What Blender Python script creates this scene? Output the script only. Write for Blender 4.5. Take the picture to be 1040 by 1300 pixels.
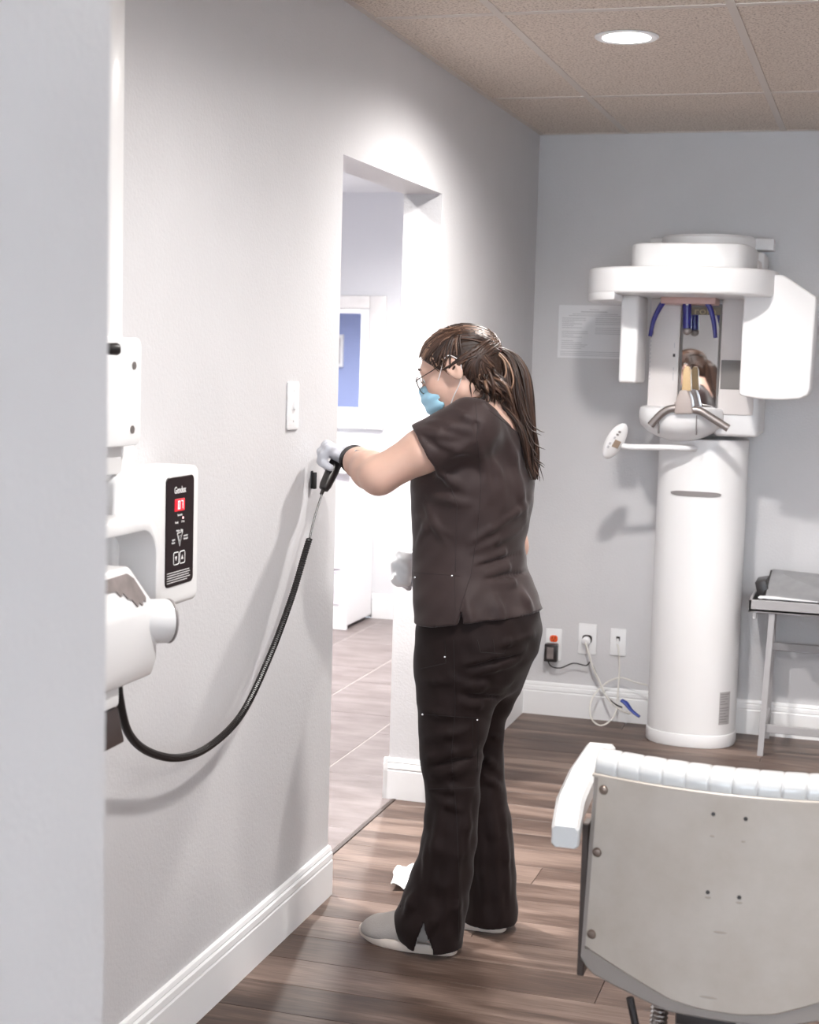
import bpy, bmesh, math, random
import numpy as np
from mathutils import Vector, Matrix
random.seed(7)
for o in list(bpy.data.objects): bpy.data.objects.remove(o)
scene = bpy.context.scene
COL = scene.collection

# ------------------------------------------------------------------ camera
RM = np.array([[0.956, 0.292, 0.027], [0.055, -0.087, -0.995], [-0.288, 0.952, -0.100]])
_u, _s, _v = np.linalg.svd(RM); RM = _u @ _v
CAM = np.array([1.408, 0.0, 1.5]); FPX = 1958.0
cam = bpy.data.objects.new('camera', bpy.data.cameras.new('camera')); COL.objects.link(cam)
cam.data.sensor_fit = 'VERTICAL'; cam.data.sensor_height = 36.0; cam.data.lens = FPX / 1300 * 36
cam.data.clip_start = 0.05
cam.data.dof.use_dof = True; cam.data.dof.focus_distance = 3.95; cam.data.dof.aperture_fstop = 6.3
_m = Matrix.Identity(4)
for i in range(3):
    _m[i][0] = RM[0, i]; _m[i][1] = -RM[1, i]; _m[i][2] = -RM[2, i]; _m[i][3] = CAM[i]
cam.matrix_world = _m
scene.camera = cam

# ------------------------------------------------------------------ world, exposure
world = bpy.data.worlds.new('daylight'); scene.world = world; world.use_nodes = True
bg = world.node_tree.nodes['Background']
bg.inputs[0].default_value = (0.80, 0.90, 1.0, 1); bg.inputs[1].default_value = 8.0  # bluish sky, raised as front fill through the added window
scene.view_settings.view_transform = 'Standard'
scene.view_settings.look = 'None'
scene.view_settings.gamma = 1.0
scene.view_settings.use_curve_mapping = False
scene.view_settings.exposure = 0.92

# ------------------------------------------------------------------ measuring helpers (survey of the room)
def ray(px, py): return RM.T @ np.array([px - 520.0, py - 650.0, FPX])
def at(px, py, Y): d = ray(px, py); return CAM + d * (Y / d[1])
def proj(P): q = RM @ (np.asarray(P, float) - CAM); return np.array([520 + FPX * q[0] / q[2], 650 + FPX * q[1] / q[2]])

# ------------------------------------------------------------------ materials
def nodes_of(m): return m.node_tree.nodes, m.node_tree.links
def mat(name, col, rough=0.5, metal=0.0, var=0.0, vscale=6.0, bump=0.0, bscale=200.0, coat=0.0, sheen=0.0, emit=None, estr=0.0, spec=None, alpha=None, trans=0.0, sss=0.0):
    m = bpy.data.materials.new(name); m.use_nodes = True
    N, L = nodes_of(m); b = N['Principled BSDF']
    b.inputs['Base Color'].default_value = (*col, 1); b.inputs['Roughness'].default_value = rough
    b.inputs['Metallic'].default_value = metal
    if coat: b.inputs['Coat Weight'].default_value = coat; b.inputs['Coat Roughness'].default_value = 0.15
    if sheen: b.inputs['Sheen Weight'].default_value = sheen; b.inputs['Sheen Roughness'].default_value = 0.4
    if spec is not None: b.inputs['Specular IOR Level'].default_value = spec
    if trans: b.inputs['Transmission Weight'].default_value = trans
    if sss:
        b.inputs['Subsurface Weight'].default_value = sss; b.inputs['Subsurface Radius'].default_value = (0.012, 0.005, 0.003)
    if emit: b.inputs['Emission Color'].default_value = (*emit, 1); b.inputs['Emission Strength'].default_value = estr
    tc = N.new('ShaderNodeTexCoord')
    if var:
        n = N.new('ShaderNodeTexNoise'); n.inputs['Scale'].default_value = vscale; n.inputs['Detail'].default_value = 5
        L.new(tc.outputs['Object'], n.inputs['Vector'])
        r = N.new('ShaderNodeMapRange'); r.inputs['From Min'].default_value = 0.3; r.inputs['From Max'].default_value = 0.7
        r.inputs['To Min'].default_value = 1 - var; r.inputs['To Max'].default_value = 1 + var
        L.new(n.outputs['Fac'], r.inputs['Value'])
        x = N.new('ShaderNodeVectorMath'); x.operation = 'SCALE'; x.inputs[0].default_value = col
        L.new(r.outputs[0], x.inputs['Scale']); L.new(x.outputs[0], b.inputs['Base Color'])
    if bump:
        n = N.new('ShaderNodeTexNoise'); n.inputs['Scale'].default_value = bscale; n.inputs['Detail'].default_value = 3
        L.new(tc.outputs['Object'], n.inputs['Vector'])
        bp = N.new('ShaderNodeBump'); bp.inputs['Strength'].default_value = bump; bp.inputs['Distance'].default_value = 0.003
        L.new(n.outputs['Fac'], bp.inputs['Height']); L.new(bp.outputs[0], b.inputs['Normal'])
    return m

M = {}
M['wall'] = mat('orange_peel_paint', (0.615, 0.608, 0.622), 0.45, bump=0.28, bscale=130, var=0.015)
M['wall_hall'] = mat('hall_paint', (0.66, 0.665, 0.69), 0.6, bump=0.15, bscale=160)
M['blue_wall'] = mat('blue_paint', (0.30, 0.36, 0.62), 0.6, bump=0.15, bscale=160)
M['trim'] = mat('trim_paint', (0.82, 0.82, 0.83), 0.35)
M['enamel'] = mat('white_enamel', (0.80, 0.795, 0.80), 0.32, coat=0.3, var=0.015, vscale=3)
M['enamel2'] = mat('white_plastic', (0.80, 0.80, 0.81), 0.4, var=0.01)
M['panel_white'] = mat('satin_panel', (0.74, 0.70, 0.69), 0.4, var=0.02, vscale=5)
M['grey'] = mat('grey_plastic', (0.23, 0.21, 0.21), 0.5)
M['darkgrey'] = mat('dark_grey_inset', (0.20, 0.185, 0.18), 0.5)
M['steel'] = mat('brushed_grey_metal', (0.30, 0.27, 0.26), 0.38, metal=0.75)
M['taupe'] = mat('taupe_plastic', (0.42, 0.36, 0.34), 0.45)
M['tan'] = mat('tan_bite_block', (0.62, 0.44, 0.24), 0.45)
M['blue'] = mat('blue_plastic', (0.018, 0.016, 0.22), 0.3, coat=0.3)
M['pink'] = mat('pink_plastic', (0.55, 0.36, 0.33), 0.5)
M['mirror'] = mat('mirror_glass', (0.88, 0.9, 0.92), 0.02, metal=1.0)
M['black'] = mat('black_plastic', (0.016, 0.013, 0.013), 0.35)
M['blackpanel'] = mat('gloss_black_panel', (0.016, 0.009, 0.010), 0.32, spec=0.2)
M['print_white'] = mat('white_print', (0.82, 0.82, 0.82), 0.5)
M['print_grey'] = mat('grey_print', (0.50, 0.50, 0.52), 0.8)
M['paper'] = mat('paper', (0.78, 0.78, 0.80), 0.75)
M['tissue'] = mat('white_tissue', (0.86, 0.86, 0.87), 0.85, bump=0.2, bscale=90)
M['red_led'] = mat('red_display', (0.5, 0.01, 0.02), 0.3, emit=(1.0, 0.01, 0.025), estr=0.55)
M['led_digit'] = mat('lit_digit', (1, 0.6, 0.6), 0.3, emit=(1.0, 0.55, 0.55), estr=1.0)
M['orange'] = mat('orange_receptacle', (0.80, 0.10, 0.015), 0.4)
M['cream_wire'] = mat('white_cable', (0.68, 0.66, 0.62), 0.45)
M['bluestrap'] = mat('blue_strap', (0.02, 0.05, 0.30), 0.5)
M['vinyl'] = mat('white_vinyl', (0.56, 0.56, 0.56), 0.28, coat=0.3, bump=0.05, bscale=300, var=0.015, vscale=8)
M['greytable'] = mat('grey_painted_metal', (0.36, 0.35, 0.36), 0.4, var=0.03)
M['folder'] = mat('grey_folder', (0.26, 0.26, 0.27), 0.4, var=0.15, vscale=12)
M['lightlens'] = mat('lamp_lens', (1, 1, 1), 0.4, emit=(1, 0.98, 0.95), estr=28)
M['socket'] = mat('socket_dark', (0.03, 0.025, 0.025), 0.5)
M['worn'] = mat('worn_grey_pad', (0.20, 0.17, 0.165), 0.7, var=0.25, vscale=25)
M['bolt'] = mat('bronze_bolt', (0.20, 0.155, 0.13), 0.35, metal=0.8)
M['chrome'] = mat('chrome', (0.7, 0.68, 0.67), 0.2, metal=1.0)
M['cabinet'] = mat('cabinet_paint', (0.72, 0.69, 0.74), 0.4)
M['cabinet_side'] = mat('cabinet_white', (0.80, 0.79, 0.80), 0.4)

def beige_shell():
    m = mat('beige_enamel_shell', (0.56, 0.53, 0.505), 0.45)
    N, L = nodes_of(m); b = N['Principled BSDF']; tc = N.new('ShaderNodeTexCoord')
    n = N.new('ShaderNodeTexNoise'); n.inputs['Scale'].default_value = 9; n.inputs['Detail'].default_value = 6; n.inputs['Roughness'].default_value = 0.6
    L.new(tc.outputs['Object'], n.inputs['Vector'])
    r = N.new('ShaderNodeValToRGB'); r.color_ramp.elements[0].position = 0.30; r.color_ramp.elements[0].color = (0.40, 0.345, 0.295, 1)
    r.color_ramp.elements[1].position = 0.62; r.color_ramp.elements[1].color = (0.455, 0.405, 0.36, 1)
    L.new(n.outputs['Fac'], r.inputs[0]); L.new(r.outputs[0], b.inputs['Base Color'])
    return m
M['shell'] = beige_shell()

def wood():
    m = mat('wood_look_plank', (0.15, 0.1, 0.08), 0.42, spec=0.35)
    N, L = nodes_of(m); b = N['Principled BSDF']
    tc = N.new('ShaderNodeTexCoord'); oi = N.new('ShaderNodeObjectInfo')
    off = N.new('ShaderNodeVectorMath'); off.operation = 'SCALE'; off.inputs[0].default_value = (37, 91, 13)
    L.new(oi.outputs['Random'], off.inputs['Scale'])
    add = N.new('ShaderNodeVectorMath'); add.operation = 'ADD'
    L.new(tc.outputs['Object'], add.inputs[0]); L.new(off.outputs[0], add.inputs[1])
    mp = N.new('ShaderNodeMapping'); mp.inputs['Scale'].default_value = (1.5, 10, 1); L.new(add.outputs[0], mp.inputs[0])
    n1 = N.new('ShaderNodeTexNoise'); n1.inputs['Scale'].default_value = 1.0; n1.inputs['Detail'].default_value = 5; n1.inputs['Distortion'].default_value = 0.5
    L.new(mp.outputs[0], n1.inputs['Vector'])
    mp2 = N.new('ShaderNodeMapping'); mp2.inputs['Scale'].default_value = (9, 150, 1); L.new(add.outputs[0], mp2.inputs[0])
    n2 = N.new('ShaderNodeTexNoise'); n2.inputs['Scale'].default_value = 1.0; n2.inputs['Detail'].default_value = 4
    L.new(mp2.outputs[0], n2.inputs['Vector'])
    ma = N.new('ShaderNodeMath'); ma.operation = 'MULTIPLY_ADD'; ma.inputs[1].default_value = 0.38; L.new(n2.outputs['Fac'], ma.inputs[0]); L.new(n1.outputs['Fac'], ma.inputs[2])
    mb = N.new('ShaderNodeMath'); mb.operation = 'MULTIPLY_ADD'; mb.inputs[1].default_value = 0.13; L.new(oi.outputs['Random'], mb.inputs[0]); L.new(ma.outputs[0], mb.inputs[2])
    r = N.new('ShaderNodeValToRGB'); e = r.color_ramp.elements
    e[0].position = 0.52; e[0].color = (0.046, 0.0285, 0.0225, 1); e[1].position = 0.95; e[1].color = (0.215, 0.153, 0.125, 1)
    x = e.new(0.70); x.color = (0.090, 0.0575, 0.0445, 1)
    L.new(mb.outputs[0], r.inputs[0]); L.new(r.outputs[0], b.inputs['Base Color'])
    bp = N.new('ShaderNodeBump'); bp.inputs['Strength'].default_value = 0.12; bp.inputs['Distance'].default_value = 0.002
    L.new(n2.outputs['Fac'], bp.inputs['Height']); L.new(bp.outputs[0], b.inputs['Normal'])
    return m
M['wood'] = wood()

def slate():
    m = mat('mauve_floor_tile', (0.3, 0.25, 0.25), 0.4)
    N, L = nodes_of(m); b = N['Principled BSDF']; tc = N.new('ShaderNodeTexCoord'); oi = N.new('ShaderNodeObjectInfo')
    mp = N.new('ShaderNodeMapping'); mp.inputs['Scale'].default_value = (3, 9, 1)
    add = N.new('ShaderNodeVectorMath'); add.operation = 'ADD'; L.new(tc.outputs['Object'], add.inputs[0]); L.new(oi.outputs['Random'], add.inputs[1])
    L.new(add.outputs[0], mp.inputs[0])
    n = N.new('ShaderNodeTexNoise'); n.inputs['Scale'].default_value = 1.4; n.inputs['Detail'].default_value = 8; n.inputs['Roughness'].default_value = 0.65
    L.new(mp.outputs[0], n.inputs['Vector'])
    r = N.new('ShaderNodeValToRGB'); e = r.color_ramp.elements
    e[0].position = 0.3; e[0].color = (0.115, 0.088, 0.084, 1); e[1].position = 0.72; e[1].color = (0.235, 0.20, 0.196, 1)
    L.new(n.outputs['Fac'], r.inputs[0]); L.new(r.outputs[0], b.inputs['Base Color'])
    return m
M['slate'] = slate()
M['grout'] = mat('pale_grout', (0.40, 0.37, 0.355), 0.8)

def ceiling_board():
    m = mat('speckled_ceiling_board', (0.5, 0.45, 0.4), 0.9)
    N, L = nodes_of(m); b = N['Principled BSDF']; tc = N.new('ShaderNodeTexCoord')
    n = N.new('ShaderNodeTexNoise'); n.inputs['Scale'].default_value = 140; n.inputs['Detail'].default_value = 4; n.inputs['Roughness'].default_value = 0.7
    L.new(tc.outputs['Object'], n.inputs['Vector'])
    r = N.new('ShaderNodeValToRGB'); e = r.color_ramp.elements
    e[0].position = 0.36; e[0].color = (0.38, 0.30, 0.25, 1); e[1].position = 0.50; e[1].color = (0.76, 0.67, 0.59, 1)
    L.new(n.outputs['Fac'], r.inputs[0]); L.new(r.outputs[0], b.inputs['Base Color'])
    bp = N.new('ShaderNodeBump'); bp.inputs['Strength'].default_value = 0.4; bp.inputs['Distance'].default_value = 0.003
    L.new(n.outputs['Fac'], bp.inputs['Height']); L.new(bp.outputs[0], b.inputs['Normal'])
    return m
M['board'] = ceiling_board()
M['grid'] = mat('ceiling_grid_metal', (0.66, 0.60, 0.55), 0.6)

# ------------------------------------------------------------------ mesh helpers
ORG = {}
def P2(a): return Vector((float(a[0]), float(a[1]), float(a[2])))
class MB:
    def __init__(s): s.bm = bmesh.new(); s.mi = 0
    def _bevel(s, faces, r, seg, ang=0.5):
        if r <= 0: return
        es = set()
        for f in faces:
            for e in f.edges:
                if len(e.link_faces) == 2 and e.calc_face_angle(0) > ang: es.add(e)
        bmesh.ops.bevel(s.bm, geom=list(es), offset=r, segments=seg, profile=0.5, affect='EDGES', clamp_overlap=True)
    def box(s, lo, hi, r=0.0, seg=2, rot=None, piv=None):
        lo = Vector(lo); hi = Vector(hi); c = (lo + hi) / 2; d = hi - lo
        mt = Matrix.Translation(c) @ Matrix.Diagonal((*d, 1))
        if rot is not None:
            pv = Vector(piv) if piv is not None else c
            mt = Matrix.Translation(pv) @ rot.to_4x4() @ Matrix.Translation(-pv) @ mt
        g = bmesh.ops.create_cube(s.bm, size=1.0, matrix=mt)
        fs = set(f for v in g['verts'] for f in v.link_faces)
        s._bevel(fs, r, seg); return s
    def prism(s, pts, a0, a1, plane='xy', r=0.0, seg=2, ang=0.5):
        def mk(p, a):
            if plane == 'xy': return (p[0], p[1], a)
            if plane == 'xz': return (p[0], a, p[1])
            return (a, p[0], p[1])
        A = [s.bm.verts.new(mk(p, a0)) for p in pts]; B = [s.bm.verts.new(mk(p, a1)) for p in pts]
        n = len(pts); fs = [s.bm.faces.new(A[::-1]), s.bm.faces.new(B)]
        for i in range(n): fs.append(s.bm.faces.new((A[i], A[(i + 1) % n], B[(i + 1) % n], B[i])))
        bmesh.ops.recalc_face_normals(s.bm, faces=fs)
        s._bevel(fs, r, seg, ang); return s
    def loft(s, rings, caps=True, closed=True):
        R = [[s.bm.verts.new(tuple(p)) for p in ring] for ring in rings]; n = len(R[0]); fs = []
        for a, b in zip(R, R[1:]):
            for i in range(n if closed else n - 1):
                fs.append(s.bm.faces.new((a[i], a[(i + 1) % n], b[(i + 1) % n], b[i])))
        if caps and closed: fs.append(s.bm.faces.new(R[0][::-1])); fs.append(s.bm.faces.new(R[-1]))
        bmesh.ops.recalc_face_normals(s.bm, faces=fs); return fs
    def tube(s, pts, r, n=8, smooth=4, flat=None, caps=True):
        pts = [Vector(tuple(map(float, p))) for p in pts]
        if smooth > 1 and len(pts) > 2: pts, r = spline(pts, r, smooth)
        m = len(pts); rr = r if isinstance(r, (list, tuple, np.ndarray)) else [r] * m
        if len(rr) != m: rr = list(np.interp(np.linspace(0, 1, m), np.linspace(0, 1, len(rr)), rr))
        up = None; rings = []
        for i in range(m):
            t = (pts[min(i + 1, m - 1)] - pts[max(i - 1, 0)])
            if t.length < 1e-9: t = Vector((0, 0, 1))
            t.normalize()
            if up is None:
                up = Vector((0, 0, 1)) if abs(t.z) < 0.9 else Vector((1, 0, 0))
            up = (up - t * up.dot(t))
            if up.length < 1e-6: up = t.orthogonal()
            up.normalize(); sd = t.cross(up)
            k = flat if flat else 1.0
            rings.append([pts[i] + (up * math.cos(a) * k + sd * math.sin(a)) * rr[i] for a in [2 * math.pi * j / n for j in range(n)]])
        s.loft(rings, caps); return s
    def lathe(s, prof, c=(0, 0, 0), axis=(0, 0, 1), n=24):
        ax = Vector(axis).normalized(); u = ax.orthogonal().normalized(); v = ax.cross(u); c = Vector(tuple(map(float, c)))
        rings = [[c + ax * z + (u * math.cos(2 * math.pi * j / n) + v * math.sin(2 * math.pi * j / n)) * max(r, 1e-4) for j in range(n)] for r, z in prof]
        s.loft(rings); return s
    def ell(s, c, r, rot=None, n=16):
        mt = Matrix.Translation(Vector(tuple(map(float, c)))) @ ((rot.to_4x4()) if rot is not None else Matrix.Identity(4)) @ Matrix.Diagonal((r[0], r[1], r[2], 1))
        bmesh.ops.create_uvsphere(s.bm, u_segments=n, v_segments=max(6, n * 2 // 3), radius=1.0, matrix=mt); return s
    def poly(s, pts): s.bm.faces.new([s.bm.verts.new(tuple(map(float, p))) for p in pts]); return s
    def build(s, name, m, parent=None, angle=0.6, bottom=None, smooth=True):
        me = bpy.data.meshes.new(name); s.bm.to_mesh(me); s.bm.free()
        return link_mesh(name, me, m, parent, angle, bottom, smooth)
def link_mesh(name, me, m, parent=None, angle=0.6, bottom=None, smooth=True):
    co = np.empty(len(me.vertices) * 3, np.float32); me.vertices.foreach_get('co', co); co = co.reshape(-1, 3)
    lo = co.min(0); hi = co.max(0); W = (lo + hi) / 2
    if parent is None: W[2] = lo[2]
    if bottom is not None: W = np.array(bottom, np.float32)
    co -= W; me.vertices.foreach_set('co', co.ravel())
    if smooth: me.shade_smooth(); me.set_sharp_from_angle(angle=angle)
    for mm in (m if isinstance(m, (list, tuple)) else [m]): me.materials.append(mm if not isinstance(mm, str) else M[mm])
    o = bpy.data.objects.new(name, me); COL.objects.link(o)
    if parent is not None:
        o.parent = parent; o.location = Vector(W.tolist()) - ORG[parent.name]
    else: o.location = W.tolist()
    ORG[o.name] = Vector(W.tolist()); me.update(); return o
def spline(pts, r, k):
    m = len(pts); out = []; ro = []
    rr = r if isinstance(r, (list, tuple, np.ndarray)) else None
    if rr is not None and len(rr) != m: rr = list(np.interp(np.linspace(0, 1, m), np.linspace(0, 1, len(rr)), rr))
    for i in range(m - 1):
        p0 = pts[max(i - 1, 0)]; p1 = pts[i]; p2 = pts[i + 1]; p3 = pts[min(i + 2, m - 1)]
        for j in range(k):
            t = j / k
            out.append(0.5 * ((2 * p1) + (p2 - p0) * t + (2 * p0 - 5 * p1 + 4 * p2 - p3) * t * t + (3 * p1 - p0 - 3 * p2 + p3) * t ** 3))
            if rr is not None: ro.append(rr[i] * (1 - t) + rr[i + 1] * t)
    out.append(pts[-1])
    if rr is not None: ro.append(rr[-1]); return out, ro
    return out, r
def tag(o, label, cat, group=None, kind=None):
    o['label'] = label; o['category'] = cat
    if group: o['group'] = group
    if kind: o['kind'] = kind
    return o
def struct(o): o['kind'] = 'structure'; return o
def thing(name, label, cat, loc, group=None):
    o = bpy.data.objects.new(name, None); COL.objects.link(o); o.location = tuple(map(float, loc)); o.empty_display_size = 0.1
    ORG[o.name] = Vector(tuple(map(float, loc))); return tag(o, label, cat, group)
def rrect(x0, z0, x1, z1, r, n=5):
    out = []
    for cx, cz, a0 in ((x1 - r, z1 - r, 0), (x0 + r, z1 - r, 90), (x0 + r, z0 + r, 180), (x1 - r, z0 + r, 270)):
        for i in range(n + 1):
            a = math.radians(a0 + 90 * i / n); out.append((cx + r * math.cos(a), cz + r * math.sin(a)))
    return out
def superell(cx, cy, a, b, e=2.0, n=40, a0=0, a1=360):
    out = []
    for i in range(n):
        t = math.radians(a0 + (a1 - a0) * i / (n if a1 - a0 == 360 else n - 1)); c = math.cos(t); s_ = math.sin(t)
        out.append((cx + a * math.copysign(abs(c) ** (2 / e), c), cy + b * math.copysign(abs(s_) ** (2 / e), s_)))
    return out
def text_obj(txt, size, origin, xdir, ydir, m, parent, depth=0.0006, name='lettering', align='CENTER', sx=1.0, bold=0.0):
    cu = bpy.data.curves.new(name, 'FONT'); cu.body = txt; cu.size = size; cu.align_x = align; cu.align_y = 'CENTER'; cu.extrude = depth; cu.offset = bold; cu.resolution_u = 3
    t = bpy.data.objects.new(name + '_tmp', cu); COL.objects.link(t); dg = bpy.context.evaluated_depsgraph_get(); dg.update()
    me = bpy.data.meshes.new_from_object(t.evaluated_get(dg)); bpy.data.objects.remove(t)
    xd = Vector(xdir).normalized(); yd = Vector(ydir).normalized(); zd = xd.cross(yd)
    mt = Matrix(((xd.x * sx, yd.x, zd.x, origin[0]), (xd.y * sx, yd.y, zd.y, origin[1]), (xd.z * sx, yd.z, zd.z, origin[2]), (0, 0, 0, 1)))
    me.transform(mt); me.materials.clear()
    return link_mesh(name, me, m, parent, smooth=False)
# ================================================================== THE ROOM
YB = 6.373; H = 2.432; DY0 = 3.955; DY1 = 4.925; DZ = 2.035; TH = 0.13
XR = 3.6; YF = -1.9
def wallbox(name, lo, hi, m='wall', parent=None): 
    o = MB().box(lo, hi).build(name, m, parent, smooth=False)
    return struct(o) if parent is None else o
wl = MB()
# left wall, one mesh with the door opening cut out (outline in y,z)
outl = [(YF, 0), (DY0, 0), (DY0, DZ), (DY1, DZ), (DY1, 0), (YB + 0.12, 0), (YB + 0.12, H + .02), (YF, H + .02)]
wl.prism(outl, -TH, 0.0, 'yz'); struct(wl.build('wall_left', 'wall', smooth=False))
wallbox('wall_back', (0.0, YB, 0), (XR, YB + 0.12, H + .02))
wallbox('wall_right', (XR, YF, 0), (XR + 0.12, YB + 0.12, H + .02))
# wall behind the camera, wide window opening added to let in fill light
wf = MB()
for lo, hi in (((-TH, YF - .12, 0), (XR, YF, 0.85)), ((-TH, YF - .12, 2.15), (XR, YF, H + .02)), ((-TH, YF - .12, .85), (0.5, YF, 2.15)), ((3.1, YF - .12, .85), (XR, YF, 2.15))):
    wf.box(lo, hi)
struct(wf.build('wall_front', 'wall', smooth=False))
w1 = MB()
for lo, hi in (((0.5, YF - .08, 0.85), (3.1, YF - .03, 0.9)), ((0.5, YF - .08, 2.1), (3.1, YF - .03, 2.15)), ((0.5, YF - .08, .9), (0.55, YF - .03, 2.1)), ((3.05, YF - .08, .9), (3.1, YF - .03, 2.1)), ((1.78, YF - .08, .9), (1.82, YF - .03, 2.1))):
    w1.box(lo, hi)
struct(w1.build('fill_window_1', 'trim', smooth=False))
# thick partition end beside the camera
wallbox('wall_near', (0.001, 1.10, 0.0), (0.717, 1.30, H), 'wall')

# ---- baseboards: profile with two beads, extruded along runs
def base_run(mb, p, q, nrm, h=0.14, t=0.016):
    p = Vector((*p, 0)); q = Vector((*q, 0)); n = Vector((*nrm, 0))
    prof = [(0, 0), (t, 0), (t, h * .70), (t * .80, h * .735), (t * .98, h * .76), (t * .9, h * .86), (t * .55, h * .89), (t * .7, h * .915), (t * .5, h * .98), (0.002, h), (0, h)]
    rings = [[b + n * d + Vector((0, 0, z)) for d, z in prof] for b in (p, q)]
    mb.loft(rings)
b = MB(); base_run(b, (0, 1.3), (0, DY0), (1, 0)); base_run(b, (0.0, DY0), (-TH, DY0), (0, 1))
struct(b.build('baseboard_left', 'trim', angle=0.3))
b = MB(); base_run(b, (0, DY1 - .016), (0, YB), (1, 0)); base_run(b, (-TH - .016, DY1), (0.016, DY1), (0, -1)); base_run(b, (-TH, DY1 - .016), (-TH, YB), (-1, 0))
struct(b.build('baseboard_far_left', 'trim', angle=0.3))
b = MB(); base_run(b, (0, YB), (XR, YB), (0, -1)); struct(b.build('baseboard_back', 'trim', angle=0.3))
b = MB(); base_run(b, (XR, YF), (XR, YB), (-1, 0)); struct(b.build('baseboard_right', 'trim', angle=0.3))

# ---- floor: sub floor with a child for each plank
fl = struct(MB().box((-0.11, YF - .1, -0.06), (XR, YB, -0.012)).build('floor', 'socket', smooth=False))
PW = 0.152; PL = 1.22
def shared(name, mb, m):
    me = bpy.data.meshes.new(name); mb.bm.to_mesh(me); mb.bm.free(); me.materials.append(M[m]); return me
def child(name, me, parent, W):
    o = bpy.data.objects.new(name, me); COL.objects.link(o); o.parent = parent; o.location = Vector(tuple(map(float, W))) - ORG[parent.name]; return o
cache = {}
def plank(x0, x1, y0, y1):
    k = (round(x1 - x0, 3), round(y1 - y0, 3))
    if k not in cache:
        g = 0.0007; cache[k] = shared('plank', MB().box((-k[0] / 2 + g, -k[1] / 2 + g, -0.012), (k[0] / 2 - g, k[1] / 2 - g, 0.0), 0.0008, 1), 'wood')
    child('plank', cache[k], fl, ((x0 + x1) / 2, (y0 + y1) / 2, 0))
rng = random.Random(3)
y = YB - 0.002; row = 0
while y > YF:
    y0 = max(y - PW, YF)
    xs = 0.002 if y < DY0 or y0 > DY1 else -0.098
    x = xs; e = rng.choice([0.28, 0.46, 0.62, 0.84, 1.04, 1.22])
    first = xs + e
    while x < XR - .01:
        x1 = min(first if x == xs else x + PL, XR - 0.002)
        plank(x, x1, y0, y); x = x1
    y = y0; row += 1

# ---- hall: tile floor, walls, ceiling
hf = struct(MB().box((-4.1, 2.4, -0.06), (-0.112, 8.37, -0.0015)).build('floor_hall', 'grout', smooth=False))
TW = 0.40; TL = 0.61; tcache = {}
xs = [-0.112, -0.45] + [-0.45 - TW * k for k in range(1, 10)]
for i in range(len(xs) - 1):
    x1, x0 = xs[i], max(xs[i + 1], -4.1)
    yy = 2.4 + (0.3 if i % 2 else 0.0) - 0.3
    while yy < 8.37:
        a = max(yy, 2.4); bb = min(yy + TL, 8.37)
        if bb - a > 0.03 and x1 - x0 > .03:
            k = (round(x1 - x0, 3), round(bb - a, 3))
            if k not in tcache: 
                g = 0.0028
                tcache[k] = shared('floor_tile', MB().box((-k[0] / 2 + g, -k[1] / 2 + .0008, -0.008), (k[0] / 2 - g, k[1] / 2 - .0008, 0.0), 0.001, 1), 'slate')
            child('floor_tile', tcache[k], hf, ((x0 + x1) / 2, (a + bb) / 2, 0))
        yy += TL
tr = MB().box((-0.112, DY0, -0.004), (-0.099, DY1, 0.0018), 0.001, 1).build('trim_1', mat('transition_strip', (0.045, 0.03, 0.025), 0.5)); struct(tr)
HC = 2.42
wallbox('wall_hall_far', (-4.1, 8.37, 0), (-TH, 8.49, HC + .02), 'wall_hall')
wallbox('wall_hall_left', (-4.22, 2.28, 0), (-4.1, 8.49, HC + .02), 'wall_hall')
wallbox('wall_hall_near', (-4.1, 2.28, 0), (-TH, 2.4, HC + .02), 'wall_hall')
wallbox('wall_hall_blue', (-4.1, 4.88, 0), (-1.75, 5.0, HC), 'blue_wall')
wallbox('wall_hall_right', (-TH - .02, YB + .12, 0), (-TH + .1, 8.49, HC + .02), 'wall_hall')
wallbox('ceiling_hall', (-4.22, 2.28, HC), (-TH, 8.49, HC + .1), 'wall_hall')
b = MB(); base_run(b, (-1.33, 8.37), (-TH, 8.37), (0, -1)); struct(b.build('baseboard_hall', 'trim', angle=0.3))

# ---- ceiling: slab with a child for each board and grid rail
ce = struct(MB().box((-.13, YF - .12, H + 0.012), (XR + .12, YB + .12, H + 0.06)).build('ceiling', 'socket', smooth=False))
gx = [0.362 + 0.62 * k for k in range(0, 6) if 0.362 + 0.62 * k < XR - .02]; gy = sorted([5.49 - 1.325 * k for k in range(0, 6) if 5.49 - 1.325 * k > YF + .05])
GX = [0.0] + gx + [XR]; GY = [YF] + gy + [YB]; bc = {}
for i in range(len(GX) - 1):
    for j in range(len(GY) - 1):
        k = (round(GX[i + 1] - GX[i], 3), round(GY[j + 1] - GY[j], 3))
        if k not in bc: bc[k] = shared('ceiling_panel', MB().box((-k[0] / 2 + .004, -k[1] / 2 + .004, 0.001), (k[0] / 2 - .004, k[1] / 2 - .004, 0.012)), 'board')
        child('ceiling_panel', bc[k], ce, ((GX[i] + GX[i + 1]) / 2, (GY[j] + GY[j + 1]) / 2, H))
for x in gx: MB().box((x - .012, YF, H - .002), (x + .012, YB, H + .003)).build('grid_rail', 'grid', ce, smooth=False)
for yv in gy:
    for i in range(len(GX) - 1): MB().box((GX[i] + .012, yv - .012, H - .002), (GX[i + 1] - .012, yv + .012, H + .003)).build('grid_rail', 'grid', ce, smooth=False)
MB().box((0, YF, H - .002), (.018, YB, H + .002)).build('grid_rail', 'grid', ce, smooth=False)
MB().box((0.018, YB - .018, H - .002), (XR, YB, H + .002)).build('grid_rail', 'grid', ce, smooth=False)

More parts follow.
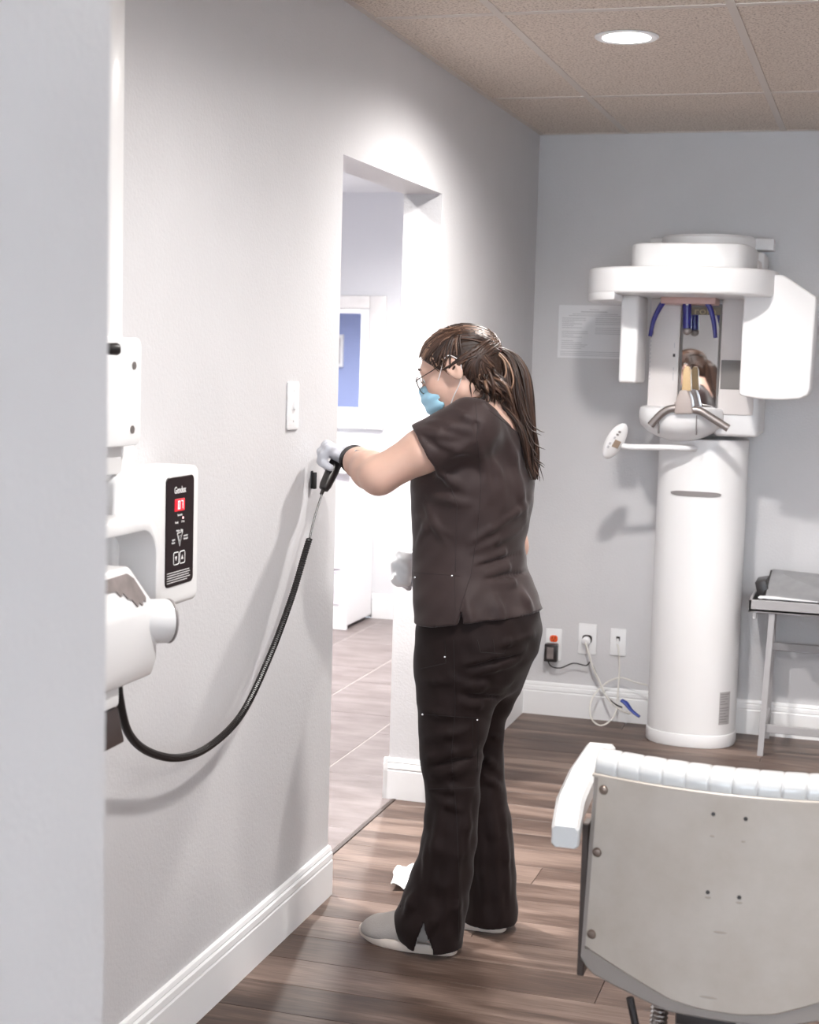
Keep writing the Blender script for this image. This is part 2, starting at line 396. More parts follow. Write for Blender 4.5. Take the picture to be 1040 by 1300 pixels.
# ---- recessed lights
def downlight(x, y, z, watts, label, col=(1.0, 0.965, 0.93), size=164, blend=0.8, group='recessed ceiling lights'):
    t = thing('ceiling_light', label, 'ceiling light', (x, y, z), group)
    MB().lathe([(0.068, 0.0005), (0.070, -0.003), (0.088, -0.004), (0.092, -0.001), (0.092, 0.0015), (0.066, 0.0015)], (x, y, z), n=32).build('trim_ring', 'trim', t)
    MB().lathe([(0.0, -0.010), (0.03, -0.009), (0.052, -0.006), (0.066, -0.0005), (0.067, 0.0012), (0.0, 0.0012)], (x, y, z), n=32).build('lens', 'lightlens', t)
    l = bpy.data.lights.new('lamp', 'SPOT'); l.energy = watts; l.color = col; l.spot_size = math.radians(size); l.spot_blend = blend; l.shadow_soft_size = 0.06
    lo = bpy.data.objects.new('lamp', l); COL.objects.link(lo); lo.parent = t; lo.location = (0, 0, -0.02)
downlight(0.655, 4.51, H - 0.002, 108, 'round white recessed light glowing in the ceiling above the woman')
downlight(2.45, 4.51, H - 0.002, 52, 'round white recessed light over the right side of the room, out of frame')
downlight(1.05, 2.75, H - 0.002, 84, 'round white recessed light above the wall mounted control box')
downlight(2.45, 1.5, H - 0.002, 45, 'round white recessed light over the near right corner')
downlight(-0.50, 4.2, HC, 230, 'round white recessed light in the hall ceiling just beyond the doorway', size=140)
downlight(-0.60, 7.0, HC, 230, 'round white recessed light in the hall above the vanity cabinet', size=166)
downlight(-2.6, 6.7, HC, 260, 'unseen round recessed light added in the hall to brighten the blue wall', size=150)  # unseen lamp, added to brighten the blue wall in the mirror
# ================================================================== FIXED THINGS
def onx(px, py, X): d = ray(px, py); return CAM + d * ((X - CAM[0]) / d[0])
def onz(px, py, Z): d = ray(px, py); return CAM + d * ((Z - CAM[2]) / d[2])

# ---- panoramic x-ray machine
MC = (0.748, 6.19)
mx = thing('panoramic_xray_machine', 'tall white panoramic dental x-ray machine standing against the back wall', 'x-ray machine', (MC[0], MC[1], 0))
def colplan(a, bf, bb, e=2.5, n=48):
    out = []
    for x, y in superell(0, 0, 1, 1, e, n): out.append((MC[0] + a * x, MC[1] + (bb if y > 0 else bf) * y))
    return out
MB().prism(colplan(0.174, 0.158, 0.165), 0.05, 1.215, r=0.004, seg=1).build('column', 'enamel', mx)
MB().prism(colplan(0.178, 0.163, 0.168), 0.0, 0.052, r=0.004, seg=2).build('base_ring', 'enamel2', mx)
def colfront(x, a=0.174, bf=0.158, e=2.5): return MC[1] - bf * (1 - min(1, abs((x - MC[0]) / a)) ** e) ** (1 / e)
s = MB(); rings = []
for i in range(17):
    x = 0.643 + 0.195 * i / 16; yv = colfront(x); hh = 0.010 * (1 - abs(i / 8 - 1) ** 6 * 0.6)
    rings.append([(x, yv - 0.003, 1.003 - hh), (x, yv - 0.003, 1.003 + hh), (x, yv + 0.006, 1.003 + hh), (x, yv + 0.006, 1.003 - hh)])
s.loft(rings); s.build('grip_slot', 'grey', mx)
# rating label low on the right of the column
lab = None
s = MB(); rings = []
for i in range(7):
    x = 0.868 + 0.036 * i / 6; yv = colfront(x)
    rings.append([(x, yv - 0.0012, 0.095), (x, yv - 0.0012, 0.225), (x, yv + 0.002, 0.225), (x, yv + 0.002, 0.095)])
s.loft(rings); lab = s.build('rating_label', mat('grey_label', (0.42, 0.40, 0.40), 0.5), mx)
s = MB()
for k, (z, w) in enumerate(((0.215, 1), (0.205, .8), (0.196, .9), (0.186, .6), (0.176, .9), (0.160, 1), (0.150, 1), (0.138, .7), (0.126, 1), (0.115, .8), (0.105, .9))):
    rings = []
    for i in range(5):
        x = 0.871 + 0.030 * w * i / 4; yv = colfront(x)
        rings.append([(x, yv - 0.0018, z), (x, yv - 0.0018, z + 0.0025), (x, yv, z + 0.0025), (x, yv, z)])
    s.loft(rings)
s.build('label_print', mat('label_ink', (.2, .19, .19), .6), lab, smooth=False)
# upper column body with side panel, mirror and right panel
MB().box((0.545, 6.035, 1.25), (0.948, 6.34, 1.90), 0.012).build('upper_column', 'panel_white', mx)
lp = MB().box((0.541, 6.012, 1.315), (0.657, 6.036, 1.90), 0.006).build('left_panel', 'panel_white', mx)
MB().box((0.633, 6.0095, 1.53), (0.642, 6.013, 1.542)).build('sensor_window', 'socket', lp, smooth=False)
s = MB()
for z0, z1 in ((1.44, 1.47), (1.478, 1.49), (1.565, 1.585)): s.box((0.636, 6.0112, z0), (0.6385, 6.013, z1))
for k in range(12): s.box((0.545, 6.0112, 1.44 + k * 0.016), (0.5475, 6.013, 1.449 + k * 0.016))
s.build('side_lettering', 'print_grey', lp, smooth=False)['kind'] = 'stuff'
rp = MB().box((0.812, 6.012, 1.315), (0.945, 6.036, 1.90), 0.006).build('right_panel', 'panel_white', mx)
MB().box((0.818, 6.009, 1.412), (0.936, 6.0125, 1.523), 0.002, 1).build('grey_inset', 'darkgrey', rp)
fr = MB().box((0.658, 6.020, 1.300), (0.811, 6.034, 1.735), 0.002, 1).build('mirror_frame', 'darkgrey', mx)
MB().box((0.668, 6.0165, 1.308), (0.803, 6.021, 1.70)).build('mirror_glass', 'mirror', fr, smooth=False)
s = MB().box((0.69, 6.016, 1.692), (0.806, 6.021, 1.722), 0.001, 1).build('name_strip', mat('bronze_strip', (0.16, 0.12, 0.075), 0.4), fr)
text_obj('rom', 0.040, (0.748, 6.0155, 1.707), (1, 0, 0), (0, 0, 1), mat('gold_letter', (0.42, 0.33, 0.19), 0.4), s, sx=1.25)
# chin shelf: bowl shaped tray and the carriage block beside it
cx, cy = 0.673, 6.06
rings = []
for z, a, bq in ((1.338, .150, .165), (1.333, .160, .175), (1.318, .164, .178), (1.295, .164, .178), (1.268, .156, .170), (1.242, .128, .150), (1.222, .088, .115), (1.208, .04, .07)):
    rings.append([(x, y, z) for x, y in superell(cx, cy, a, bq, 2.6, 44)])
s = MB(); s.loft(rings); cs = s.build('chin_shelf', 'enamel2', mx)
for xx in (0.606, 0.748): MB().box((xx - .0012, cy - .179, 1.238), (xx + .0012, cy - .14, 1.312)).build('shelf_seam', 'grey', cs, smooth=False)
MB().box((0.80, 6.02, 1.232), (0.968, 6.33, 1.405), 0.016, 3).build('carriage_block', 'enamel2', mx)
# rotating arm
EC = (0.680, 5.86)
MB().prism(superell(EC[0], EC[1], 0.350, 0.315, 2.35, 64), 1.752, 1.848, r=0.012, seg=3).build('rotating_arm', 'enamel', mx)
pts = [p for p in superell(EC[0], EC[1], 0.349, 0.314, 2.35, 96) if p[0] < 0.475]
MB().prism(sorted(pts, key=lambda p: math.atan2(p[1] - EC[1], p[0] - 0.46)), 1.728, 1.758, r=0.005, seg=2).build('arm_shoulder', 'enamel', mx)
MB().prism(superell(0.712, 5.97, 0.222, 0.315, 4.5, 64), 1.845, 1.938, r=0.008, seg=2).build('arm_hub', 'enamel', mx)
MB().lathe([(0.0, 1.93), (0.176, 1.93), (0.178, 1.985), (0.172, 1.994), (0.0, 1.996)], (0.738, 6.12, 0), n=56).build('hub_disc', 'enamel2', mx)
MB().box((0.49, 6.27, 1.957), (0.974, 6.372, 2.003), 0.005).build('wall_bracket', 'enamel2', mx)
MB().prism([(0.87, 6.0), (0.955, 6.08), (0.955, 6.3), (0.80, 6.3), (0.80, 6.0)], 1.86, 1.935, r=0.01).build('hub_cheek', 'enamel2', mx)
# tube head on the left, sensor housing on the right
MB().box((0.463, 5.775, 1.427), (0.531, 6.00, 1.755), 0.012, 3).build('tube_head', 'enamel', mx)
MB().prism([(0.912, 1.40), (0.925, 1.392), (0.985, 1.384), (1.06, 1.382), (1.125, 1.388), (1.155, 1.402), (1.163, 1.425), (1.169, 1.755), (1.05, 1.832), (0.912, 1.838)], 5.755, 5.985, 'xz', r=0.008, seg=3, ang=0.35).build('sensor_housing', 'enamel', mx)
# patient supports
YS = 5.885
def tubepx(mb, pts, Y, r, **k): mb.tube([at(a, b_, Y if len(q) == 0 else q[0]) for a, b_, *q in pts], r, **k); return mb
hm = MB(); p = [at(a, b_, YS) for a, b_ in ((857, 525), (860, 505), (865, 495), (874, 495), (878, 505), (881, 525))]
hm.prism([(v[0], v[2]) for v in p], YS - 0.03, YS + 0.06, 'xz', r=0.006); hmo = hm.build('support_mount', 'taupe', mx)
MB().box((0.655, YS + .05, 1.318), (0.70, 6.02, 1.36), 0.005).build('support_bracket', 'taupe', mx)
tubepx(MB(), ((859, 518), (848, 520), (838, 527), (826, 540)), YS - .012, 0.0145, n=14).build('grab_handle', 'steel', mx)
tubepx(MB(), ((880, 520), (890, 522), (903, 530), (925, 544)), YS - .012, 0.0145, n=14).build('grab_handle', 'steel', mx)
p = [at(a, b_, YS) for a, b_ in ((866, 496), (868, 470), (871, 465), (875, 465), (877, 470), (878, 496))]
MB().prism([(v[0], v[2]) for v in p], YS - 0.012, YS + 0.02, 'xz', r=0.003).build('bite_block', 'tan', mx)
bl = tubepx(MB(), ((872, 372), (872.5, 395), (872.5, 417)), YS + .01, 0.0165, n=14).build('forehead_rest', 'blue', mx)
a_ = at(872.5, 386, YS - 0.01); MB().ell(a_, (0.005, 0.004, 0.005), n=8).build('rest_screw', 'print_white', bl)
a_ = at(872.5, 420, YS + .01); MB().ell(a_, (0.0175, 0.012, 0.016)).build('rest_tip', 'steel', mx)
tubepx(MB(), ((848, 376), (838, 390), (830, 407), (825.5, 427)), YS, [0.0105, 0.010, 0.009, 0.0075], n=10).build('temple_rest', 'blue', mx)
tubepx(MB(), ((893, 377), (901, 390), (906, 407), (908.5, 429)), YS, [0.0105, 0.010, 0.009, 0.0075], n=10).build('temple_rest', 'blue', mx)
a_ = at(828, 422, YS + .005); MB().ell(a_, (0.006, 0.006, 0.012)).build('temple_pad', 'grey', mx)
a_ = at(840, 373, YS); b_ = at(910, 373, YS)
MB().box((a_[0], YS - .02, 1.728), (b_[0], YS + .13, 1.756), 0.004).build('support_carrier', 'pink', mx)
# control pod on its arm
c = at(781, 560, 5.93); t1 = at(793, 536, 5.90); t2 = at(766, 584, 5.93)
ax = Vector((t1 - t2).tolist()).normalized(); nr = Vector((0.50, -0.84, 0.20)); nr = (nr - ax * nr.dot(ax)).normalized(); sd = ax.cross(nr)
rot = Matrix((sd, ax, nr)).transposed()
pod = MB().ell(c, (0.036, 0.080, 0.016), rot, 28).build('control_pod', 'enamel', mx)
cv = Vector(c.tolist())
def podbox(mb, u, v, du, dv, th=0.0168):
    mb.box((-du, -dv, -0.002), (du, dv, 0.0015)); 
    return mb
def pod_part(name, u, v, du, dv, m, h=0.0145):
    mb = MB().box((-du, -dv, -0.003), (du, dv, 0.002), 0.001, 1)
    mt = Matrix.Translation(cv + sd * u + ax * v + nr * h) @ rot.to_4x4()
    bmesh.ops.transform(mb.bm, matrix=mt, verts=mb.bm.verts); return mb.build(name, m, pod)
pod_part('pod_screen', 0.006, -0.004, 0.013, 0.016, mat('pod_screen', (0.34, 0.26, 0.2), 0.3), 0.0155)
for (u, v) in ((-0.006, 0.045), (-0.008, 0.032)): pod_part('pod_button', u, v, 0.005, 0.004, 'grey', 0.0135)
for (u, v) in ((-0.017, -0.012), (-0.017, -0.028), (-0.012, 0.016)): pod_part('pod_key', u, v, 0.004, 0.005, 'print_grey', 0.0135)
tubepx(MB(), ((790, 566, 5.94), (800, 567.5, 5.94), (840, 568, 5.96), (872, 569, 5.98), (885, 570, 6.06)), 5.95, 0.0115, n=12).build('pod_arm', 'enamel2', mx)

# ---- notice on the back wall
nt = thing('notice', 'white printed notice sheet taped to the back wall left of the x-ray machine', 'notice', (0.26, YB, 1.515))
MB().box((0.107, YB - 0.0022, 1.517), (0.415, YB - 0.0004, 1.735)).build('sheet', 'paper', nt, smooth=False)
s = MB(); rr = random.Random(5)
def ln(x0, x1, z, h=0.0022): s.box((x0, YB - 0.0026, z), (x1, YB - 0.0021, z + h))
ln(.235, .275, 1.716); ln(.20, .31, 1.706, .004); ln(.165, .355, 1.698); ln(.15, .37, 1.691)
for k in range(17):
    z = 1.680 - k * 0.0078
    if k not in (6, 11): ln(.122, .122 + rr.choice((.05, .085, .10, .11)), z)
    if k < 9 and k != 4: ln(.262, .262 + rr.choice((.105, .125, .135)), z)
for k in range(3): ln(.118, .395, 1.542 - k * .0075)
s.build('printed_lines', 'print_grey', nt, smooth=False)

# ---- light switch on the left wall
sw = thing('light_switch', 'white rectangular light switch plate on the left wall beside the doorway', 'light switch', (0, 3.612, 1.31))
p = MB().prism(rrect(3.575, 1.312, 3.650, 1.432, 0.006), 0.0, 0.006, 'yz', r=0.003).build('plate', 'enamel2', sw)
MB().box((0.005, 3.607, 1.362), (0.013, 3.618, 1.384), 0.002).build('toggle', 'enamel2', sw)
for z in (1.334, 1.410): MB().lathe([(0.0, 0.0055), (0.003, 0.0055), (0.003, 0.007), (0, 0.0072)], (0, 3.6125, z), (1, 0, 0), 10).build('screw', 'enamel2', p)

# ---- outlets on the back wall
def plate(x, z, w, h, label, name='wall_outlet', g='wall plates near the floor'):
    t = thing(name, label, 'wall outlet', (x, YB, z - h / 2), g)
    MB().prism(rrect(x - w / 2, z - h / 2, x + w / 2, z + h / 2, 0.005), YB - 0.006, YB, 'xz', r=0.0025).build('plate', 'enamel2', t); return t
a_ = at(703, 818, YB); o1 = plate(a_[0], a_[2], 0.070, 0.135, 'white wall plate with an orange receptacle and a black adapter plugged in')
def recept(t, x, z, m, r=0.017):
    q = MB().prism(superell(x, z, r, r * .86, 3, 24), YB - .009, YB - .004, 'xz', r=.001, seg=1).build('receptacle', m, t)
    s = MB()
    for dx in (-.0062, .0062): s.box((x + dx - .0013, YB - .0096, z - .001), (x + dx + .0013, YB - .0085, z + .008))
    s.ell((x, YB - .009, z - .0075), (.0028, .001, .0028), n=8)
    s.build('slots', 'socket', q, smooth=False)
recept(o1, a_[0] + .001, a_[2] + .026, 'orange'); recept(o1, a_[0] + .001, a_[2] - .026, 'orange')
ad = thing('power_adapter', 'black plug-in power adapter below the orange receptacle', 'power adapter', (a_[0] - .004, YB - .03, a_[2] - .06))
MB().box((a_[0] - .030, YB - .048, a_[2] - .068), (a_[0] + .024, YB - .0095, a_[2] + .008), .004).build('body', 'black', ad)
MB().box((a_[0] - .018, YB - .0486, a_[2] - .055), (a_[0] + .010, YB - .0478, a_[2] - .005)).build('label', 'worn', ad, smooth=False)
w0 = (a_[0] - .016, YB - .03, a_[2] - .066)
def px_path(pts): return [at(a, b_, y) for a, b_, y in pts]
MB().tube([w0] + px_path(((700, 846, YB - .03), (712, 848, YB - .028), (728, 842, YB - .028), (744, 845, YB - .03), (750, 841, YB - .034), (758, 856, YB - .04), (768, 880, YB - .06), (780, 893, YB - .09), (790, 898, YB - .11))), 0.0028, n=6).build('cord', 'black', ad)
a2 = at(746, 811, YB); o2 = plate(a2[0], a2[2], 0.078, 0.130, 'white wall plate with a round white power plug in it, middle of three')
recept(o2, a2[0], a2[2], 'socket', .021)
pc = thing('appliance_cable', 'white power cord with round plug hanging from the middle wall plate', 'power cord', (a2[0], YB - .05, a2[2] - .3))
MB().lathe([(0.0, 0.0), (.017, 0.0), (.019, .012), (.016, .026), (.008, .030), (0, .031)], (a2[0] - .002, YB - .008, a2[2] - .004), (0, -1, -.25), 18).build('plug', 'enamel2', pc)
MB().tube([(a2[0] - .002, YB - .037, a2[2] - .011)] + px_path(((748, 830, YB - .045), (752, 845, YB - .045), (760, 862, YB - .05), (770, 884, YB - .07), (786, 900, YB - .10), (800, 906, YB - .13))), 0.0042, n=7).build('cable', 'cream_wire', pc)
a3 = at(785, 815, YB); o3 = plate(a3[0], a3[2], 0.068, 0.115, 'white data plate with one small black jack, nearest the x-ray machine')
jk = MB().box((a3[0] - .008, YB - .0075, a3[2] + .006), (a3[0] + .008, YB - .0055, a3[2] + .024)).build('jack', 'socket', o3, smooth=False)
dc = thing('data_cable', 'white data cable looping down from the right wall plate to the floor', 'cable', (a3[0], YB - .05, .01))
MB().box((a3[0] - .005, YB - .020, a3[2] - .006), (a3[0] + .005, YB - .0076, a3[2] + .016), .001).build('connector', 'enamel2', dc)
MB().tube([(a3[0], YB - .016, a3[2] - .004)] + px_path(((786, 830, YB - .03), (786.5, 850, YB - .03), (785, 875, YB - .06), (783, 900, YB - .10), (776, 914, YB - .14), (763, 921, YB - .17), (752, 914, YB - .15), (749, 900, YB - .12), (753, 885, YB - .09), (766, 870, YB - .05), (780, 862, YB - .035), (792, 861, YB - .035), (806, 866, YB - .05), (822, 870, YB - .08))), 0.0035, n=7, smooth=6).build('cable', 'cream_wire', dc)
st = px_path(((789, 889, YB - .115), (795, 893, YB - .12), (802, 902, YB - .13), (812, 910, YB - .14)))
tag(MB().tube(st, [0.013, .016, .012, .010], n=8, flat=0.5).build('cable_strap', 'bluestrap'), 'blue strap wrapped around the cables at the foot of the machine', 'cable strap')

# ---- grey side table with folder
tb = thing('side_table', 'grey metal tray table at the right edge beside the x-ray machine', 'table', (1.35, 6.15, 0))
TX0, TX1, TY0, TY1 = 0.962, 1.72, 6.04, 6.34
MB().box((TX0, TY0, 0.560), (TX1, TY1, 0.568)).build('tray_bottom', 'greytable', tb, smooth=False)
for lo, hi in (((TX0, TY0, .556), (TX1, TY0 + .012, .604)), ((TX0, TY1 - .012, .556), (TX1, TY1, .604)), ((TX0, TY0, .556), (TX0 + .012, TY1, .604)), ((TX1 - .012, TY0, .556), (TX1, TY1, .604))):
    MB().box(lo, hi, .002, 1).build('tray_side', 'greytable', tb)
def leg(p, q, w=.011, d=.010): 
    rings = [[(v[0] + sx * w, v[1] + sy * d, v[2]) for sx, sy in ((-1, -1), (1, -1), (1, 1), (-1, 1))] for v in (p, q)]
    m_ = MB(); m_.loft(rings); return m_.build('leg', 'greytable', tb, smooth=False)
for x, dx in ((1.052, -.016), (1.63, .016)):
    leg((x, 6.06, .556), (x + dx, 6.02, 0.0)); leg((x - .006, 6.29, .556), (x + dx * .4 - .006, 6.32, 0))
for z in (.385, .105):
    MB().box((1.045, 6.285 if z > .3 else 6.03, z - .016), (1.64, 6.30 if z > .3 else 6.045, z + .016), .002, 1).build('cross_rail', 'greytable', tb)
for x in (1.045, 1.63): MB().box((x - .006, 6.04, .10), (x + .006, 6.31, .13)).build('side_rail', 'greytable', tb, smooth=False)
MB().box((0.978, 6.075, .525), (0.992, 6.09, .557), .002, 1).build('peg', 'enamel2', tb)
# folder and paper lying on the tray
fo = thing('clipboard', 'grey document folder with black edges lying open on the tray table', 'folder', (1.2, 6.18, .569))
def sheet(mb, pts, t): 
    mb.loft([[Vector(p) for p in pts], [Vector(p) + Vector((0, 0, t)) for p in pts]]); return mb
sheet(MB(), [(1.02, 6.09, .606), (1.40, 6.02, .606), (1.42, 6.30, .675), (1.03, 6.31, .690)], .004).build('cover', 'folder', fo, smooth=False)
sheet(MB(), [(1.012, 6.08, .600), (1.405, 6.01, .600), (1.43, 6.31, .668), (1.022, 6.32, .684)], .005).build('backing', 'black', fo, smooth=False)
MB().box((0.985, 6.15, .569), (1.03, 6.30, .665), .004, 2, Matrix.Rotation(-.25, 3, 'Y')).build('spine', 'black', fo)
MB().tube([(1.0, 6.10, .606), (1.06, 6.085, .609), (1.22, 6.055, .610)], [.018, .02, .004], n=8, flat=.4).build('paper_edge', 'paper', fo)

# ---- wall mounted intraoral x-ray control unit
wu = thing('wall_xray_unit', 'white wall mounted dental x-ray unit with black control panel and folded arm', 'x-ray unit', (0.0, 2.6, 0.76))
MB().prism(rrect(2.497, 1.0, 2.853, 1.274, 0.018), 0.0, 0.100, 'yz', r=0.010, seg=3).build('control_box', 'enamel', wu)
pn = MB().prism(rrect(2.697, 1.041, 2.822, 1.256, 0.011), 0.0985, 0.1022, 'yz', r=0.001, seg=1).build('control_panel', 'blackpanel', wu)
XF = 0.1023
def txt(s_, size, y, z, m='print_white', **k): return text_obj(s_, size, (XF, y, z), (0, 1, 0), (0, 0, 1), M[m], pn, depth=0.0004, **k)
txt('Gendex', 0.019, 2.757, 1.229, sx=0.85, bold=0.0002)
MB().box((XF - .001, 2.734, 1.188), (XF + .0006, 2.778, 1.212), .0005, 1).build('display', 'red_led', pn)
def seg7(yc, zc, on, w=.0085, h=.0165, t=.0016):
    s = MB(); hw_, hh = w / 2, h / 2; B = {'a': (-hw_, hw_, hh - t, hh), 'd': (-hw_, hw_, -hh, -hh + t), 'g': (-hw_, hw_, -t / 2, t / 2), 'f': (-hw_, -hw_ + t, 0, hh), 'b': (hw_ - t, hw_, 0, hh), 'e': (-hw_, -hw_ + t, -hh, 0), 'c': (hw_ - t, hw_, -hh, 0)}
    for k in on: y0, y1, z0, z1 = B[k]; s.box((XF, yc + y0, zc + z0), (XF + .0012, yc + y1, zc + z1))
    return s.build('display_digit', 'led_digit', pn, smooth=False)
seg7(2.7515, 1.200, 'abcdef'); seg7(2.7655, 1.200, 'abc')
txt('Seconds', 0.0065, 2.757, 1.180); txt('Ready', 0.006, 2.743, 1.166); txt('X-Ray', 0.006, 2.771, 1.166)
MB().box((XF - .001, 2.769, 1.171), (XF + .0006, 2.774, 1.1755)).build('indicator', 'led_digit', pn, smooth=False)
txt('Molar  Bite', 0.0065, 2.757, 1.149); txt('upper', 0.006, 2.730, 1.133); txt('lower', 0.006, 2.729, 1.127); txt('anterior', 0.006, 2.785, 1.137); txt('bicuspid', 0.006, 2.785, 1.131)
def wire(pts, r=.0009, m='print_white', nm='symbol'):
    return MB().tube([(XF, y, z) for y, z in pts] + [(XF, *pts[0])], r, n=5, smooth=1).build(nm, m, pn)
wire([(2.746, 1.144), (2.770, 1.146), (2.757, 1.119)], .0012); wire([(2.752, 1.138), (2.764, 1.139), (2.757, 1.127)], .0006)
for yc, dr in ((2.742, -1), (2.770, 1)):
    wire(rrect(yc - .0115, 1.083, yc + .0115, 1.107, .004, 3), .0010, nm='button_outline')
    q = [(yc - .005, 1.095 - dr * .004), (yc + .005, 1.095 - dr * .004), (yc, 1.095 + dr * .005)]
    MB().prism(q, XF - .0006, XF + .0004, 'yz').build('arrow_mark', 'print_white', pn, smooth=False)
s = MB()
for k, w in enumerate((.10, .103, .098, .104, .09)): s.box((XF - .0006, 2.703, 1.068 - k * .0048), (XF + .0003, 2.703 + w, 1.0693 - k * .0048))
s.build('warning_print', 'print_white', pn, smooth=False)
MB().box((0.015, 2.38, 1.275), (0.098, 2.522, H), 0.006).build('mounting_column', 'enamel', wu)
bp = MB().prism(rrect(2.34, 1.328, 2.556, 1.522, .016), 0.098, 0.118, 'yz', r=.004).build('bracket_plate', 'enamel2', wu)
MB().box((0.005, 2.42, 1.262), (0.085, 2.60, 1.345), .006).build('bracket_neck', 'enamel2', wu)
for y, z in ((2.525, 1.472), (2.52, 1.357)): MB().lathe([(0, .117), (.0075, .117), (.0075, .1195), (0, .1195)], (0, y, z), (1, 0, 0), 14).build('screw', 'steel', bp)
k_ = onx(143, 443, .15)
MB().lathe([(0, -.03), (.006, -.03), (.006, -.012), (.010, -.008), (.011, .012), (.008, .017), (0, .017)], (0.145, k_[1], k_[2]), (0.75, .65, 0), 16).build('knob', 'black', wu)
# folded arm: block, yoke, worn pad, knuckle and tube end
s = MB(); prf = [(.10, .935), (.215, .935), (.225, .968), (.225, 1.055), (.195, 1.132), (.10, 1.132)]
s._bevel(s.loft([[(x, 2.12, z) for x, z in prf], [(x, 2.415 if z < 1.06 else 2.365, z) for x, z in prf]]), .007, 3, .3); s.build('arm_block', 'enamel', wu)
jag = [(2.14, 1.118), (2.345, 1.122), (2.362, 1.112), (2.381, 1.078), (2.376, 1.070), (2.368, 1.074), (2.361, 1.066), (2.352, 1.073), (2.344, 1.066), (2.332, 1.080), (2.320, 1.083), (2.310, 1.094), (2.30, 1.089), (2.288, 1.100), (2.14, 1.104)]
def blockx(z): return .225 - (z - 1.055) * (.030 / .077) if z > 1.055 else .225
s = MB(); A = [s.bm.verts.new((blockx(z) + .0025, y, z)) for y, z in jag]; B = [s.bm.verts.new((blockx(z) - .004, y, z)) for y, z in jag]
s.bm.faces.new(A); s.bm.faces.new(B[::-1])
for i in range(len(A)): s.bm.faces.new((A[i], B[i], B[(i + 1) % len(A)], A[(i + 1) % len(A)]))
bmesh.ops.recalc_face_normals(s.bm, faces=s.bm.faces[:])
s.build('worn_pad', 'worn', wu, smooth=False)
arch = []
def arc(cy, cz, r, a0, a1, n=10): return [(cy + r * math.cos(math.radians(a0 + (a1 - a0) * i / n)), cz + r * math.sin(math.radians(a0 + (a1 - a0) * i / n))) for i in range(n + 1)]
yo = [(2.12, 1.206)] + arc(2.458, 1.132, .074, 90, 0) + [(2.532, 1.03), (2.508, 1.03)] + arc(2.458, 1.132, .050, 0, 90) + [(2.12, 1.182)]
MB().prism(yo, 0.095, 0.175, 'yz', r=.004, ang=.6).build('yoke', 'enamel', wu)
MB().lathe([(0, -.035), (.036, -.035), (.039, -.03), (.039, .022), (.0375, .024), (.0375, .028), (.033, .031), (0, .031)], (0.212, 2.428, 1.028), (0.62, .78, -.05), 28).build('knuckle', 'enamel', wu)
MB().lathe([(.0382, .0235), (.0395, .0245), (.0395, .0275), (.0382, .0285)], (0.212, 2.428, 1.028), (0.62, .78, -.05), 28).build('knuckle_ring', 'grey', wu)
MB().box((0.10, 2.05, 0.900), (0.205, 2.315, 0.94), .006).build('tube_collar', 'enamel2', wu)
MB().prism([(2.05, .825), (2.345, .830), (2.318, .898), (2.05, .898)], 0.10, 0.20, 'yz', r=.004).build('tube_cone', mat('dark_brown_plastic', (.045, .032, .03), .35), wu)
MB().tube([onx(150, 845, .12), onx(150, 868, .12)], .008, n=8, smooth=1).build('cord_socket', 'enamel2', wu)

# ---- coiled cord, exposure handset and its wall clip
path = [onx(a, b_, X) for a, b_, X in ((150, 862, .12), (152, 888, .11), (163, 930, .085), (188, 954, .07), (228, 962, .062), (268, 946, .058), (308, 905, .055), (343, 832, .052), (370, 760, .052), (388, 700, .056), (393, 684, .058))]
sp, _ = spline([P2(p) for p in path], .01, 60)
d = [0]
for a, b_ in zip(sp, sp[1:]): d.append(d[-1] + (b_ - a).length)
Lc = d[-1]; nturn = int(Lc / 0.0062); NS = nturn * 9
tt = np.linspace(0, Lc, NS); xyz = np.array([[v.x, v.y, v.z] for v in sp]); cp = np.stack([np.interp(tt, d, xyz[:, i]) for i in range(3)], 1)
tg = np.gradient(cp, axis=0); tg /= np.linalg.norm(tg, axis=1)[:, None]
up = np.cross(tg, [1.0, 0, 0]); up /= np.linalg.norm(up, axis=1)[:, None]; sdv = np.cross(tg, up)
ph = tt / Lc * nturn * 2 * math.pi; rad = 0.0062
hel = cp + rad * (np.cos(ph)[:, None] * up + np.sin(ph)[:, None] * sdv)
ck = thing('coiled_cord', 'long black coiled cord sagging along the left wall from the x-ray unit', 'cord', (0.06, 3.0, float(cp[:, 2].min()) - .01))
MB().tube(hel, 0.0026, n=5, smooth=1).build('coil', 'black', ck)
HS1 = onx(411, 621, .066); HS0 = onx(433, 574, .088)
MB().tube([path[-1], onx(400, 655, .060), HS1], 0.0026, n=6).build('straight_lead', 'black', ck)
hs = thing('exposure_handset', 'black exposure switch handset gripped in the gloved hand', 'handset', HS1)
axh = Vector((HS0 - HS1).tolist()); hl = axh.length
MB().lathe([(0, -.004), (.007, -.003), (.0125, .0), (.0155, .012), (.0175, hl * .5), (.0165, hl * .85), (.012, hl), (0, hl + .003)], HS1, axh, 20).build('grip', 'black', hs)
MB().lathe([(.0045, -.016), (.0055, -.002), (.0, -.001)], HS1, axh, 10).build('strain_relief', 'black', hs)
cl = thing('handset_clip', 'small dark handset clip fixed to the left wall below the glove', 'wall clip', (0, 3.70, 1.14))
q0 = onx(405.5, 598, .022); q1 = onx(405, 621, .022)
MB().box((0, q0[1] - .005, q1[2]), (.004, q0[1] + .006, q0[2]), .002).build('plate', 'black', cl)
MB().box((.004, q0[1] - .005, q1[2]), (.014, q0[1] - .002, q0[2] - .004), .002).build('prong', 'black', cl)
MB().box((.004, q0[1] + .002, q1[2]), (.014, q0[1] + .005, q0[2] - .004), .002).build('prong', 'black', cl)

